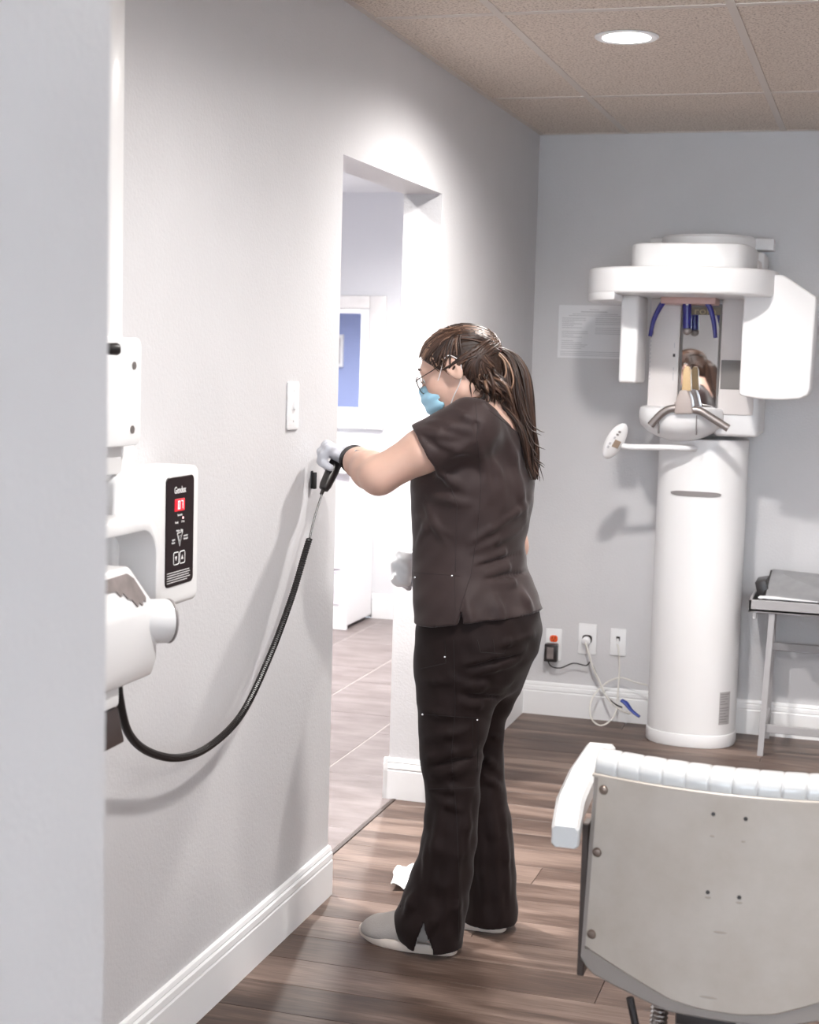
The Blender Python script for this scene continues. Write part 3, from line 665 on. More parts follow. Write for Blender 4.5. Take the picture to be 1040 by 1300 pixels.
# ---- dental chair, seen from behind
CXc = 1.212
dcx = thing('dental_chair', 'old dental chair with beige metal back and white tufted vinyl, lower right corner', 'dental chair', (CXc, 2.85, 0))
def cyv(x, base=2.50): return base + 0.045 * ((x - CXc) / .235) ** 2
def curved_plate(outline, y0, th, nx=1):
    # outline in x,z (convex-ish); plate bent along the chair back curve
    mb = MB(); xs = [p[0] for p in outline]; x0, x1 = min(xs), max(xs); N = 40
    def zr(x):
        zs = []
        n = len(outline)
        for i in range(n):
            (xa, za), (xb, zb) = outline[i], outline[(i + 1) % n]
            if (xa - x) * (xb - x) <= 0 and abs(xb - xa) > 1e-9: zs.append(za + (zb - za) * (x - xa) / (xb - xa))
        return min(zs), max(zs)
    rings = []
    for i in range(N + 1):
        x = x0 + 1e-5 + (x1 - x0 - 2e-5) * i / N; a, b_ = zr(x); yb = cyv(x, y0)
        k = min(1, min(i, N - i) / 1.0); e = .004
        rings.append([(x, yb + th, a), (x, yb + e, a), (x, yb, a + e), (x, yb, b_ - e), (x, yb + e, b_), (x, yb + th, b_)])
    mb.loft(rings); return mb
hw = .236
out = [(CXc - hw + .008, .806), (CXc - hw - .002, .50), (CXc - .085, .444), (CXc - .03, .437), (CXc + .03, .437), (CXc + .085, .444), (CXc + hw + .002, .50), (CXc + hw - .008, .806)]
curved_plate(out, 2.50, .012).build('back_panel', 'shell', dcx, angle=.5)
out2 = [(CXc - hw - .002, .812), (CXc - hw - .012, .475), (CXc - hw + .005, .452), (CXc - .09, .418), (CXc + .09, .418), (CXc + hw - .005, .452), (CXc + hw + .012, .475), (CXc + hw + .002, .812)]
curved_plate(out2, 2.513, .035).build('back_shell', mat('taupe_shell', (.29, .255, .235), .45), dcx, angle=.5)
for sgn in (-1, 1):
    for dx, z in ((.215, .782), (.222, .672), (.226, .527)):
        x = CXc + sgn * dx
        MB().lathe([(0, .0), (.0085, .0), (.0085, .002), (.006, .0055), (0, .0065)], (x, cyv(x) + .001, z), (0, -1, 0), 16).build('bolt', 'bolt', dcx)
for x, z in ((CXc - .028, .772), (CXc + .024, .770), (CXc - .031, .640), (CXc + .020, .638)):
    MB().lathe([(0, 0), (.0035, 0), (.0035, .0012), (.0, .0014)], (x, cyv(x), z), (0, -1, 0), 12).build('screw_hole', 'socket', dcx)
for x, z, w in ((CXc - .028, .735, .004), (CXc + .022, .732, .004), (CXc - .030, .631, .006), (CXc + .020, .629, .006), (CXc - .008, .575, .012), (CXc - .02, .462, .018)):
    MB().ell((x, cyv(x) + .0002, z), (w, .0008, .0022), n=10).build('scuff', mat('scuff', (.35, .30, .255), .7), dcx)
# tufted cushion: one rolled channel after another
nch = 12; cw = (2 * hw - .004) / nch
for i in range(nch):
    x0 = CXc - hw + .002 + i * cw; xm = x0 + cw / 2; yb = cyv(xm, 2.512)
    prof = [(yb + .0, .800), (yb - .004, .806), (yb - .006, .818), (yb - .002, .828), (yb + .008, .834), (yb + .035, .837), (yb + .064, .834), (yb + .077, .822), (yb + .082, .80), (yb + .082, .47), (yb + .04, .47), (yb + .036, .80)]
    cyc, czc = yb + .04, .80
    rings = []
    for t, k in ((0, .94), (.04, .975), (.14, .995), (.5, 1.0), (.86, .995), (.96, .975), (1, .94)):
        x = x0 + cw * t; dy = cyv(x, 2.512) - yb
        rings.append([(x, cyc + (y - cyc) * k + dy, czc + (z - czc) * k if z > czc else z) for y, z in prof])
    mb = MB(); mb.loft(rings); mb.build('cushion_channel', 'vinyl', dcx, angle=1.2)
def wl_(x0, x1): 
    return [(x, cyv(x, 2.505) - .002, .8035) for x in np.linspace(x0, x1, 20)]
MB().tube(wl_(CXc - hw, CXc + hw), .0035, n=6, smooth=1).build('piping', 'shell', dcx)
# seat, arms, pedestal
MB().box((CXc - .225, 2.60, .445), (CXc + .225, 3.06, .53), .03, 4).build('seat_cushion', 'vinyl', dcx)
MB().box((CXc - .14, 2.58, .405), (CXc + .14, 3.0, .435), .006).build('seat_pan', 'steel', dcx)
for sgn in (-1, 1):
    pts = [(onz(701, 1044, .738), .0), (onz(706, 1010, .742), .0), (onz(722, 975, .748), 0), (onz(746, 941, .756), 0)]
    pts2 = [onz(736, 1049, .738), onz(744, 1012, .742), onz(760, 975, .748), onz(781, 946, .756)]
    rings = []
    for (a, _), b_ in zip(pts, pts2):
        if sgn > 0: a, b_ = np.array([2 * CXc - b_[0], b_[1], b_[2]]), np.array([2 * CXc - a[0], a[1], a[2]])
        w = b_[0] - a[0]; m_ = (a + b_) / 2; yv = m_[1]; z = m_[2]; e = .006; h_ = .040
        rings.append([(a[0] + e, yv, z), (b_[0] - e, yv, z), (b_[0], yv, z - e), (b_[0], yv, z - h_ + e), (b_[0] - e, yv, z - h_), (a[0] + e, yv, z - h_), (a[0], yv, z - h_ + e), (a[0], yv, z - e)])
    r0 = [tuple(np.array(p) + (np.array(rings[0]).mean(0) - np.array(p)) * .12 - np.array([0, .006, 0])) for p in rings[0]]
    mb = MB(); mb.loft([r0] + rings); mb.build('armrest', 'vinyl', dcx, angle=.5)
    xo = CXc + sgn * (hw + .012)
    MB().box((xo - .006, 2.565, .44), (xo + .006, 2.60, .712), .002, 1).build('arm_bracket', mat('dark_bracket', (.05, .035, .03), .4), dcx)
MB().prism(rrect(CXc - .085, 2.58, CXc + .085, 2.78, .02), .03, .405, r=.004).build('pedestal', 'steel', dcx)
MB().prism(superell(CXc, 2.72, .26, .30, 3, 40), 0, .035, r=.01).build('foot_plate', 'steel', dcx)
MB().box((CXc - .080, 2.565, .380), (CXc + .020, 2.60, .408), .003).build('recline_housing', 'socket', dcx)
MB().tube([(CXc - .165, 2.60, .40), (CXc - .148, 2.60, .33), (CXc - .135, 2.60, .26)], .007, n=8).build('recline_lever', 'socket', dcx)
mb = MB(); mb.lathe([(.013 + .003 * (i % 2), i * .004) for i in range(18)], (CXc - .115, 2.60, .33), (0.05, 0, 1), 16); mb.build('ribbed_sleeve', 'chrome', dcx)

# ---- things beyond the doorway
vc = thing('vanity_cabinet', 'white vanity cabinet with drawers seen through the doorway', 'cabinet', (-1.9, 8.14, 0))
MB().box((-2.6, 7.92, 0.02), (-1.335, 8.365, 0.862), .003, 1).build('body', 'cabinet_side', vc)
MB().box((-2.6, 7.905, 0.0), (-1.33, 7.935, 0.125), .003, 1).build('plinth', 'cabinet_side', vc)
x1 = -1.375; x0 = x1
for i in range(3):
    x0 = x1 - .38
    for z0, z1 in ((.335, .815), (.14, .325)):
        dr = MB().box((x0, 7.906, z0), (x1, 7.924, z1), .003, 1).build('door' if z1 > .5 else 'drawer', 'cabinet', vc)
        MB().lathe([(0, 0), (.006, 0), (.006, .012), (.013, .018), (.010, .024), (0, .026)], (x1 - .045, 7.907, .355 if z1 > .5 else .235), (0, -1, 0), 12).build('knob', 'chrome', dr)
    x1 = x0 - .02
tag(MB().box((-2.62, 7.885, .863), (-1.312, 8.37, .897), .005).build('countertop', 'enamel2'), 'white countertop on the vanity cabinet beyond the doorway', 'countertop')
M['mirror_frame_paint'] = mat('distressed_frame', (.66, .645, .64), .6, var=.06, vscale=9)
mr = thing('wall_mirror', 'white framed mirror on the far hall wall above the vanity, reflecting a blue wall', 'mirror', (-1.7, 8.36, 1.09))
MX0, MX1, MZ0, MZ1 = -2.12, -1.287, 1.088, 1.84
for nm, lo, hi in (('l', (MX0, 8.335, MZ0), (MX0 + .10, 8.37, MZ1)), ('r', (MX1 - .095, 8.335, MZ0), (MX1, 8.37, MZ1)), ('b', (MX0 + .10, 8.335, MZ0), (MX1 - .095, 8.37, MZ0 + .075)), ('t', (MX0 + .10, 8.335, MZ1 - .07), (MX1 - .095, 8.37, MZ1))):
    MB().box(lo, hi, .006, 2).build('frame_side', 'mirror_frame_paint', mr)
ix0, ix1, iz0, iz1 = MX0 + .10, MX1 - .095, MZ0 + .075, MZ1 - .07
for lo, hi in (((ix0, 8.345, iz0), (ix0 + .045, 8.37, iz1)), ((ix1 - .055, 8.345, iz0), (ix1, 8.37, iz1)), ((ix0 + .045, 8.345, iz0), (ix1 - .055, 8.37, iz0 + .045)), ((ix0 + .045, 8.345, iz1 - .03), (ix1 - .055, 8.37, iz1))):
    MB().box(lo, hi, .003, 1).build('inner_moulding', 'trim', mr)
MB().box((ix0, 8.352, iz0), (ix1, 8.362, iz1)).build('glass', 'mirror', mr, smooth=False)
# picture on the blue wall, seen in the mirror
YM = 8.352; a_ = at(437, 425, 2 * YM - 5.0); b_ = at(437, 466, 2 * YM - 5.0)
pz1, pz0, px1 = a_[2], b_[2], a_[0]; px0 = px1 - (pz1 - pz0)
pf = thing('framed_picture', 'small square framed picture on the blue hall wall, seen in the mirror', 'picture', ((px0 + px1) / 2, 5.0, pz0))
for lo, hi in (((px0, 5.0, pz0), (px0 + .025, 5.025, pz1)), ((px1 - .025, 5.0, pz0), (px1, 5.025, pz1)), ((px0 + .025, 5.0, pz0), (px1 - .025, 5.025, pz0 + .025)), ((px0 + .025, 5.0, pz1 - .025), (px1 - .025, 5.025, pz1))):
    MB().box(lo, hi, .002, 1).build('frame_side', 'enamel2', pf)
MB().box((px0 + .02, 5.0, pz0 + .02), (px1 - .02, 5.012, pz1 - .02)).build('print', mat('grey_print_art', (.35, .33, .36), .7, var=.35, vscale=14), pf, smooth=False)
# tissue box on the counter
tc_ = at(456, 578, 8.12)
bx = thing('tissue_box', 'white tissue box on the hall counter behind the forearm', 'tissue box', (tc_[0], 8.12, .897))
MB().box((tc_[0] - .07, 8.03, .897), (tc_[0] + .07, 8.21, tc_[2] - .0), .004).build('carton', 'enamel2', bx)
mb = MB(); rings = []
for z, w, t in ((0, .055, .012), (.03, .042, .02), (.06, .030, .016), (.09, .018, .010), (.115, .006, .004)):
    rings.append([(tc_[0] - .012 - z * .25 + w * math.cos(a) * (1 + .25 * math.sin(3 * a + z * 30)), 8.12 + t * math.sin(a) * (1 + .5 * math.sin(4 * a + z * 40)), tc_[2] - .004 + z) for a in [2 * math.pi * j / 18 for j in range(18)]])
mb.loft(rings); mb.build('tissue', 'tissue', bx)
# crumpled wipe on the floor near the doorway
rr = random.Random(9); N = 14; mb = MB(); cs_ = [onz(496, 1131, 0), onz(536, 1134, 0), onz(532, 1104, 0), onz(503, 1102, 0)]
G = [[None] * (N + 1) for _ in range(N + 1)]
for i in range(N + 1):
    for j in range(N + 1):
        u, v = i / N, j / N
        p = cs_[0] * (1 - u) * (1 - v) + cs_[1] * u * (1 - v) + cs_[2] * u * v + cs_[3] * (1 - u) * v
        z = .004 + .016 * max(0, math.sin(u * 5 + 1) * math.sin(v * 4 + .5)) + .012 * max(0, .35 - abs(u - .05) - .2 * v) * 3 + rr.uniform(0, .002)
        G[i][j] = (p[0] + .004 * math.sin(v * 7), p[1] + .006 * math.sin(u * 6), z)
top = [[mb.bm.verts.new(G[i][j]) for j in range(N + 1)] for i in range(N + 1)]; bot = [[mb.bm.verts.new((G[i][j][0], G[i][j][1], max(.0008, G[i][j][2] - .0025))) for j in range(N + 1)] for i in range(N + 1)]
for i in range(N):
    for j in range(N):
        mb.bm.faces.new((top[i][j], top[i + 1][j], top[i + 1][j + 1], top[i][j + 1])); mb.bm.faces.new((bot[i][j + 1], bot[i + 1][j + 1], bot[i + 1][j], bot[i][j]))
bmesh.ops.recalc_face_normals(mb.bm, faces=mb.bm.faces[:])
tag(mb.build('paper_wipe', 'tissue'), 'crumpled white paper wipe lying on the floor beside the woman', 'paper wipe')
# ================================================================== THE WOMAN (surfaces grown from distance fields)
TH_ = math.radians(17)
O_ = np.array([0.40, 3.75, 0.0]); F_ = np.array([-math.cos(TH_), math.sin(TH_), 0]); L_ = np.array([-math.sin(TH_), -math.cos(TH_), 0])
def smin(a, b, k): h = np.clip(.5 + .5 * (b - a) / k, 0, 1); return b + (a - b) * h - k * h * (1 - h)
def smax(a, b, k): return -smin(-a, -b, k)
def rcone(P, a, b, ra, rb):
    a = np.asarray(a, np.float32); b = np.asarray(b, np.float32); ab = b - a
    t = np.clip(((P - a) @ ab) / float(ab @ ab), 0, 1)
    return np.linalg.norm(P - a - t[:, None] * ab, axis=1) - (ra + (rb - ra) * t)
def chain(P, pts, rs, k=0.02):
    d = None
    for i in range(len(pts) - 1):
        e = rcone(P, pts[i], pts[i + 1], rs[i], rs[i + 1]); d = e if d is None else smin(d, e, k)
    return d
def ellip(P, c, axes, r):
    q = (P - np.asarray(c, np.float32)) @ np.asarray(axes, np.float32).T / np.asarray(r, np.float32)
    k0 = np.linalg.norm(q, axis=1); k1 = np.linalg.norm(q / np.asarray(r, np.float32), axis=1)
    return k0 * (k0 - 1) / np.maximum(k1, 1e-6)
def nets(f, lo, hi, h):
    lo = np.asarray(lo, float); n = (np.ceil((np.asarray(hi) - lo) / h).astype(int) + 7) // 8 * 8
    nb = n // 8
    ci = np.stack(np.meshgrid(*[np.arange(k) for k in nb], indexing='ij'), -1).reshape(-1, 3)
    cd = f((lo + (ci * 8 + 3.5) * h).astype(np.float32)).reshape(nb)
    A = np.repeat(np.repeat(np.repeat(cd, 8, 0), 8, 1), 8, 2).astype(np.float32)
    act = np.abs(cd) < 8 * h * 1.5 + .012
    off = np.stack(np.meshgrid(*[np.arange(8)] * 3, indexing='ij'), -1).reshape(-1, 3)
    ids = np.argwhere(act)
    for s0 in range(0, len(ids), 900):
        I = (ids[s0:s0 + 900, None, :] * 8 + off[None]).reshape(-1, 3)
        A[I[:, 0], I[:, 1], I[:, 2]] = f((lo + I * h).astype(np.float32))
    S = A < 0
    c8 = [(a, b, c) for a in (0, 1) for b in (0, 1) for c in (0, 1)]
    def sl(X, c): return X[c[0]:X.shape[0] - 1 + c[0], c[1]:X.shape[1] - 1 + c[1], c[2]:X.shape[2] - 1 + c[2]]
    cnt = sum(sl(S, c).astype(np.int8) for c in c8); cell = (cnt > 0) & (cnt < 8)
    idx = -np.ones(cell.shape, np.int64); ce = np.argwhere(cell); idx[cell] = np.arange(len(ce))
    acc = np.zeros((len(ce), 3)); num = np.zeros(len(ce))
    for i, c in enumerate(c8):
        for ax in range(3):
            if c[ax]: continue
            e = list(c); e[ax] = 1
            va = A[ce[:, 0] + c[0], ce[:, 1] + c[1], ce[:, 2] + c[2]]; vb = A[ce[:, 0] + e[0], ce[:, 1] + e[1], ce[:, 2] + e[2]]
            cr = (va < 0) != (vb < 0); t = np.where(cr, va / np.where(cr, va - vb, 1), 0)
            p = np.tile(np.array(c, float), (len(ce), 1)); p[:, ax] += t
            acc[cr] += p[cr]; num += cr
    V = lo + (ce + acc / num[:, None]) * h
    Q = []
    for ax in range(3):
        o1, o2 = [(1, 2), (2, 0), (0, 1)][ax]
        sa = [slice(None)] * 3; sb = [slice(None)] * 3; sa[ax] = slice(0, -1); sb[ax] = slice(1, None)
        X = S[tuple(sa)] != S[tuple(sb)]
        E_ = np.argwhere(X); E_ = E_[(E_[:, o1] > 0) & (E_[:, o2] > 0) & (E_[:, o1] < S.shape[o1] - 1) & (E_[:, o2] < S.shape[o2] - 1)]
        flip = S[E_[:, 0], E_[:, 1], E_[:, 2]]
        def g(d1, d2):
            q = E_.copy(); q[:, o1] += d1; q[:, o2] += d2; return idx[q[:, 0], q[:, 1], q[:, 2]]
        q = np.stack([g(-1, -1), g(0, -1), g(0, 0), g(-1, 0)], 1); q[~flip] = q[~flip][:, ::-1]; Q.append(q)
    Q = np.concatenate(Q); Q = Q[(Q >= 0).all(1)]
    # drop small loose islands is not needed: fields are connected
    return V, Q
def sdf_mesh(name, f, lo, hi, h, m, parent, relax=1):
    V, Q = nets(f, lo, hi, h)
    for _ in range(relax):
        s = np.zeros_like(V); c = np.zeros(len(V))
        for a in range(4):
            b = (a + 1) % 4
            np.add.at(s, Q[:, a], V[Q[:, b]]); np.add.at(s, Q[:, b], V[Q[:, a]]); np.add.at(c, Q[:, a], 1); np.add.at(c, Q[:, b], 1)
        V = V * .5 + .5 * s / np.maximum(c, 1)[:, None]
    me = bpy.data.meshes.new(name); me.from_pydata(V.tolist(), [], Q.tolist()); me.update()
    return link_mesh(name, me, m, parent, angle=3.0)
def hit(f, px, py, y0=3.2, n=60):
    d = ray(px, py); d = d / np.linalg.norm(d); t = (y0 - CAM[1]) / d[1]
    for _ in range(n):
        p = CAM + d * t; s = float(f(p[None].astype(np.float32))[0])
        if s < .0006: return p
        t += max(.0005, s * .7)
        if t > 6: break
    return None
def pseg(P, a, b):
    a = np.asarray(a, np.float32); ab = np.asarray(b, np.float32) - a
    t = np.clip(((P - a) @ ab) / max(float(ab @ ab), 1e-9), 0, 1); return np.linalg.norm(P - a - t[:, None] * ab, axis=1), t
def folds(base, lst):
    segs = []
    for x0, y0, x1, y1, amp, w in lst:
        mx_, my_ = (x0 + x1) / 2, (y0 + y1) / 2
        h = [hit(base, *q) for q in ((x0, y0), (mx_, my_), (x1, y1))]
        if h[1] is None: continue
        for a, b in ((h[0], h[1]), (h[1], h[2])):
            if a is None or b is None or np.linalg.norm(a - b) > .15: continue
            segs.append((a, b, amp, w, a is h[0] and True))
    def f(P):
        d = base(P)
        for a, b, amp, w, first in segs:
            near = None
            r, t = pseg(P, a, b); tt = (t * .5 if first else .5 + t * .5)
            d = d - 1.9 * amp * np.exp(-(r / w) ** 2) * (0.15 + .85 * np.sin(np.pi * np.clip(tt, .02, .98)))
        return d
    return f
def section(py, l, r, b):
    # torso slice from measured front and back edges; b = half breadth across the shoulders
    u = 0.0; cxp = (l + r) / 2
    for _ in range(12):
        Yc = O_[1] + u * F_[1]; p = at(cxp, py, Yc); u += ((p - O_) @ F_ - u) * .8 if True else 0
        q = O_ + F_ * u; d = ray(cxp, py)
        A_ = np.array([[d[0], -F_[0]], [d[1], -F_[1]]]); sol = np.linalg.solve(A_, (O_ - CAM)[:2]); u = sol[1]; z = CAM[2] + d[2] * sol[0]; zc = (RM @ (CAM + d * sol[0] - CAM))[2]
        break
    s = FPX / zc; E_ = (r - l) / 2 / s
    return [z, u, math.sqrt(max(E_ ** 2 - (.56 * b) ** 2, .0025)) / .83, b]
def make_loft(rows, e=2.3):
    S = np.array(sorted(rows)); zz = np.linspace(S[0, 0], S[-1, 0], 200)
    pts = [Vector((r[1], r[2], r[3])) for r in S]
    T = []
    for i in range(1, 4):
        y = np.interp(zz, S[:, 0], S[:, i]); k = np.hanning(23); k /= k.sum(); y = np.convolve(np.pad(y, 11, mode='edge'), k, 'valid'); T.append(y)
    def f(P):
        q = P - O_.astype(np.float32); u = q @ F_; v = q @ L_; z = P[:, 2]
        c, a, b = [np.interp(z, zz, t) for t in T]
        r = (np.abs((u - c) / a) ** e + np.abs(v / b) ** e) ** (1 / e)
        d = (r - 1) * np.minimum(a, b)
        return smax(d, np.maximum(z - zz[-1], zz[0] - z), .02)
    f.T = (zz, T); return f
def UVZ(u, v, z): return O_ + F_ * u + L_ * v + np.array([0, 0, z])

pr = thing('person', 'woman in dark brown scrubs, face mask and ponytail standing by the left wall', 'person', (0.41, 3.76, 0))
skin = mat('skin', (0.60, 0.385, 0.305), 0.5, sss=0.12, var=0.06, vscale=14)
scrub = mat('brown_scrub_cloth', (0.036, 0.0225, 0.0220), 0.6, spec=0.25, sheen=0.15, bump=0.12, bscale=700, var=0.10, vscale=9)
scrub2 = mat('brown_knit_side_panel', (0.060, 0.050, 0.054), 0.7, sheen=0.4, bump=0.12, bscale=700)
pants_m = mat('dark_scrub_trousers', (0.0150, 0.0085, 0.0082), 0.65, spec=0.15, sheen=0.08, bump=0.12, bscale=700, var=0.12, vscale=9)

# ---------------- joints
SHL = at(593, 541, 3.59); ELL = at(481, 604, 3.54); WRL = at(446, 581, 3.72)
SLE = SHL + (ELL - SHL) * 0.47
axL = (ELL - SHL) / np.linalg.norm(ELL - SHL)
SHR = UVZ(-.035, -.140, 1.335); ELR = at(650, 694, 3.94); WRR = at(556, 728, 4.0)
axR = (ELR - SHR) / np.linalg.norm(ELR - SHR); SRE = SHR + (ELR - SHR) * .74
HC_ = at(581, 468, 3.685)
hy = math.radians(-17.0)      # head yaw against the picture plane, turned a little away
hf0 = np.array([-0.956, -0.292, 0]); c_, s_ = math.cos(hy), math.sin(hy)
hf0 = np.array([hf0[0] * c_ - hf0[1] * s_, hf0[0] * s_ + hf0[1] * c_, 0]); pt = math.radians(24)
HX = hf0 * math.cos(pt) - np.array([0, 0, math.sin(pt)]); HL = np.cross([0, 0, 1], hf0); HZ = np.cross(HX, HL); 
HA = np.stack([HX, HL, HZ])
def hp(x, y, z): return HC_ + HX * x + HL * y + HZ * z
NKB = at(628, 545, 3.72)

# ---------------- scrub top
top_rows = [section(*r) for r in ((506, 590, 628, .055), (524, 570, 648, .105), (545, 549, 662, .160), (575, 531, 672, .172), (610, 524, 678, .165), (650, 525, 673, .155), (690, 527, 664, .152), (720, 526, 668, .162), (750, 527, 680, .178), (780, 529, 690, .188), (815, 529, 696, .190))]
tl = make_loft(top_rows)
HEMF = at(530, 808, 3.72); HEMS = at(582, 804, 3.60); HEMB = at(691, 780, 3.80)
def top_base(P):
    d = tl(P)
    d = smin(d, rcone(P, NKB - np.array([0, 0, .03]), SHL + np.array([.02, 0, -.004]), .058, .064), .05)
    d = smin(d, rcone(P, NKB - np.array([0, 0, .03]), SHR, .058, .062), .05)
    sl = rcone(P, SHL, SLE + axL * .03, .066, .068)
    sl = smax(sl, (P - SLE) @ axL.astype(np.float32), .004)
    d = smin(d, sl, .028)
    sr = rcone(P, SHR, SRE + axR * .03, .062, .060); sr = smax(sr, (P - SRE) @ axR.astype(np.float32), .004)
    return smin(d, sr, .028)
def hem_cut(P):
    q = P - O_.astype(np.float32); u = q @ F_
    hu = np.interp(u, [-.25, -.17, -.05, .1, .2], [.878, .872, .848, .838, .838])
    return hu
top_f0 = folds(top_base, [
    (532, 545, 580, 556, .007, .010), (545, 535, 600, 548, .006, .009), (556, 562, 598, 575, .006, .009), (575, 520, 604, 535, .004, .008), (568, 580, 600, 560, .007, .010), (535, 552, 560, 572, -.004, .006),
    (603, 505, 606, 575, -.0025, .006), (606, 560, 622, 620, .005, .012), (622, 560, 640, 640, .004, .014), (640, 540, 665, 620, .004, .014), (655, 600, 668, 660, .006, .012),
    (612, 712, 668, 690, .007, .008), (600, 700, 662, 672, .006, .008), (618, 728, 672, 712, .007, .009), (596, 688, 650, 655, .005, .009), (625, 742, 680, 736, .005, .010), (640, 660, 672, 640, .006, .009),
    (604, 720, 660, 702, -.005, .006), (615, 736, 672, 726, -.005, .006), (592, 760, 600, 800, .005, .010), (625, 750, 640, 795, .005, .014), (660, 745, 678, 780, .004, .014),
    (540, 640, 565, 690, .005, .010), (545, 630, 600, 640, .005, .010), (530, 655, 575, 680, .004, .008), (556, 600, 590, 620, .008, .012), (530, 690, 552, 650, .005, .010)])
def top_f(P):
    d = top_f0(P); q = P - O_.astype(np.float32); u = q @ F_; v = q @ L_; z = P[:, 2]
    d = d + .0012 * np.sin(z * 95 + u * 40) * np.sin(u * 60 + v * 50)
    inner = np.maximum(tl(P) + .010, z - .905)             # hollow above the hem
    d = smax(d, hem_cut(P) - z, .003); d = np.maximum(d, -inner)
    # neck opening, sleeve openings, side slit
    d = smax(d, -rcone(P, hp(-.025, 0, -.09), NKB + np.array([0.004, 0, .022]), .064, .066), .006)
    d = np.maximum(d, -rcone(P, SLE - axL * .035, SLE + axL * .05, .056, .062))
    d = np.maximum(d, -rcone(P, SRE - axR * .03, SRE + axR * .05, .050, .054))
    sl = np.maximum(np.abs(u - SLIT_U) - .010 * np.clip((SLIT_Z - z) / .07, 0, 1), z - SLIT_Z)
    d = np.maximum(d, -np.maximum(sl, .05 - v))
    return d
_sp = hit(top_base, 583, 790); SLIT_U = float((_sp - O_) @ F_); SLIT_Z = float(hit(top_base, 583, 770)[2])
top_o = sdf_mesh('scrub_top', top_f, (0.02, 3.40, .80), (.74, 4.10, 1.46), .0042, scrub, pr)

# ---------------- trousers
pel = make_loft([section(*r) for r in ((745, 548, 664, .145), (770, 537, 681, .160), (800, 532, 686, .168), (830, 531, 680, .165), (856, 533, 664, .150), (880, 545, 650, .12))])
LL = [(590, 815, 3.675, .100), (583, 850, 3.672, .103), (580, 880, 3.668, .0985), (576, 917, 3.665, .088), (572, 960, 3.66, .0765), (575, 1005, 3.66, .067), (573, 1040, 3.66, .066), (570, 1070, 3.66, .068), (565, 1111, 3.66, .068), (558, 1145, 3.66, .071), (551, 1175, 3.66, .075), (549, 1215, 3.66, .077)]
RL = [(628, 815, 3.83, .098), (622, 850, 3.835, .094), (612, 880, 3.84, .086), (604, 917, 3.845, .074), (606, 960, 3.85, .068), (611, 1007, 3.855, .064), (616, 1040, 3.86, .066), (619, 1070, 3.865, .068), (621, 1111, 3.87, .070), (622, 1154, 3.87, .072), (622, 1190, 3.87, .073)]
LP = [at(a, b, y) for a, b, y, r in LL]; LR = [r for *_, r in LL]; RP = [at(a, b, y) for a, b, y, r in RL]; RR = [r for *_, r in RL]
FLAP0 = at(545, 1110, 3.655); FLAP1 = at(522, 1172, 3.675)
def legL(P): return smin(chain(P, LP, LR, .012), rcone(P, FLAP0, FLAP1, .035, .046), .05)
def legR(P): return chain(P, RP, RR, .012)
def tr_base(P): return smin(smin(legL(P), pel(P), .035), smin(legR(P), pel(P), .035), .008)
tr_f0 = folds(tr_base, [
    (590, 842, 668, 822, .007, .009), (600, 856, 660, 838, .007, .009), (580, 872, 648, 868, .007, .009), (585, 892, 632, 900, .006, .009), (570, 858, 625, 884, .005, .009), (612, 826, 678, 806, .006, .009), (592, 848, 662, 830, -.006, .006), (586, 882, 640, 884, -.006, .006),
    (536, 862, 575, 866, .004, .008), (534, 900, 580, 910, .005, .009), (540, 938, 598, 925, .006, .010), (545, 962, 606, 948, .007, .010), (548, 985, 604, 972, .007, .010), (545, 1000, 600, 1004, .006, .009), (546, 974, 606, 960, -.006, .006), (548, 1012, 590, 1030, .005, .009),
    (560, 1020, 545, 1130, .007, .013), (585, 1030, 575, 1140, .008, .013), (572, 1060, 562, 1190, .007, .012), (545, 1060, 538, 1120, .005, .010), (595, 1010, 592, 1090, .005, .010), (530, 1130, 512, 1165, .006, .012), (560, 1150, 540, 1190, .006, .012), (577, 1110, 583, 1190, .007, .012),
    (612, 960, 632, 975, .007, .009), (614, 985, 636, 1000, .006, .009), (618, 930, 638, 940, .006, .009), (622, 1010, 632, 1110, .007, .013), (638, 1030, 645, 1150, .007, .012), (612, 1060, 616, 1160, .007, .012), (630, 1100, 636, 1175, .006, .012)])
def tr_f(P):
    d = tr_f0(P); z = P[:, 2]
    d = d + .0015 * np.sin(z * 70 + P[:, 0] * 30) * np.sin(P[:, 0] * 75 + P[:, 1] * 45)
    q = P - O_.astype(np.float32); u = q @ F_; v = q @ L_
    left = v > -.035
    cut = np.where(left, np.interp(u, [-.12, .0, .07, .12, .2], [.018, .016, .024, .036, .05]), .018)
    d = smax(d, cut - z, .003)
    innL = smin(chain(P, LP[6:], [r - .008 for r in LR[6:]], .012), rcone(P, FLAP0, FLAP1, .027, .038), .05); innR = chain(P, RP[6:], [r - .008 for r in RR[6:]], .012)
    d = np.maximum(d, -np.maximum(np.minimum(innL, innR), z - .12))
    # side vent at the left hem
    vt = np.maximum(np.abs(u - VU) - .024 * np.clip((.098 - z) / .07, 0, 1), z - .098)
    return np.maximum(d, -np.maximum(vt, .05 - v))
VU = float((hit(tr_base, 536, 1188) - O_) @ F_)
trou = sdf_mesh('trousers', tr_f, (.02, 3.42, .0), (.78, 4.06, .99), .0045, pants_m, pr)

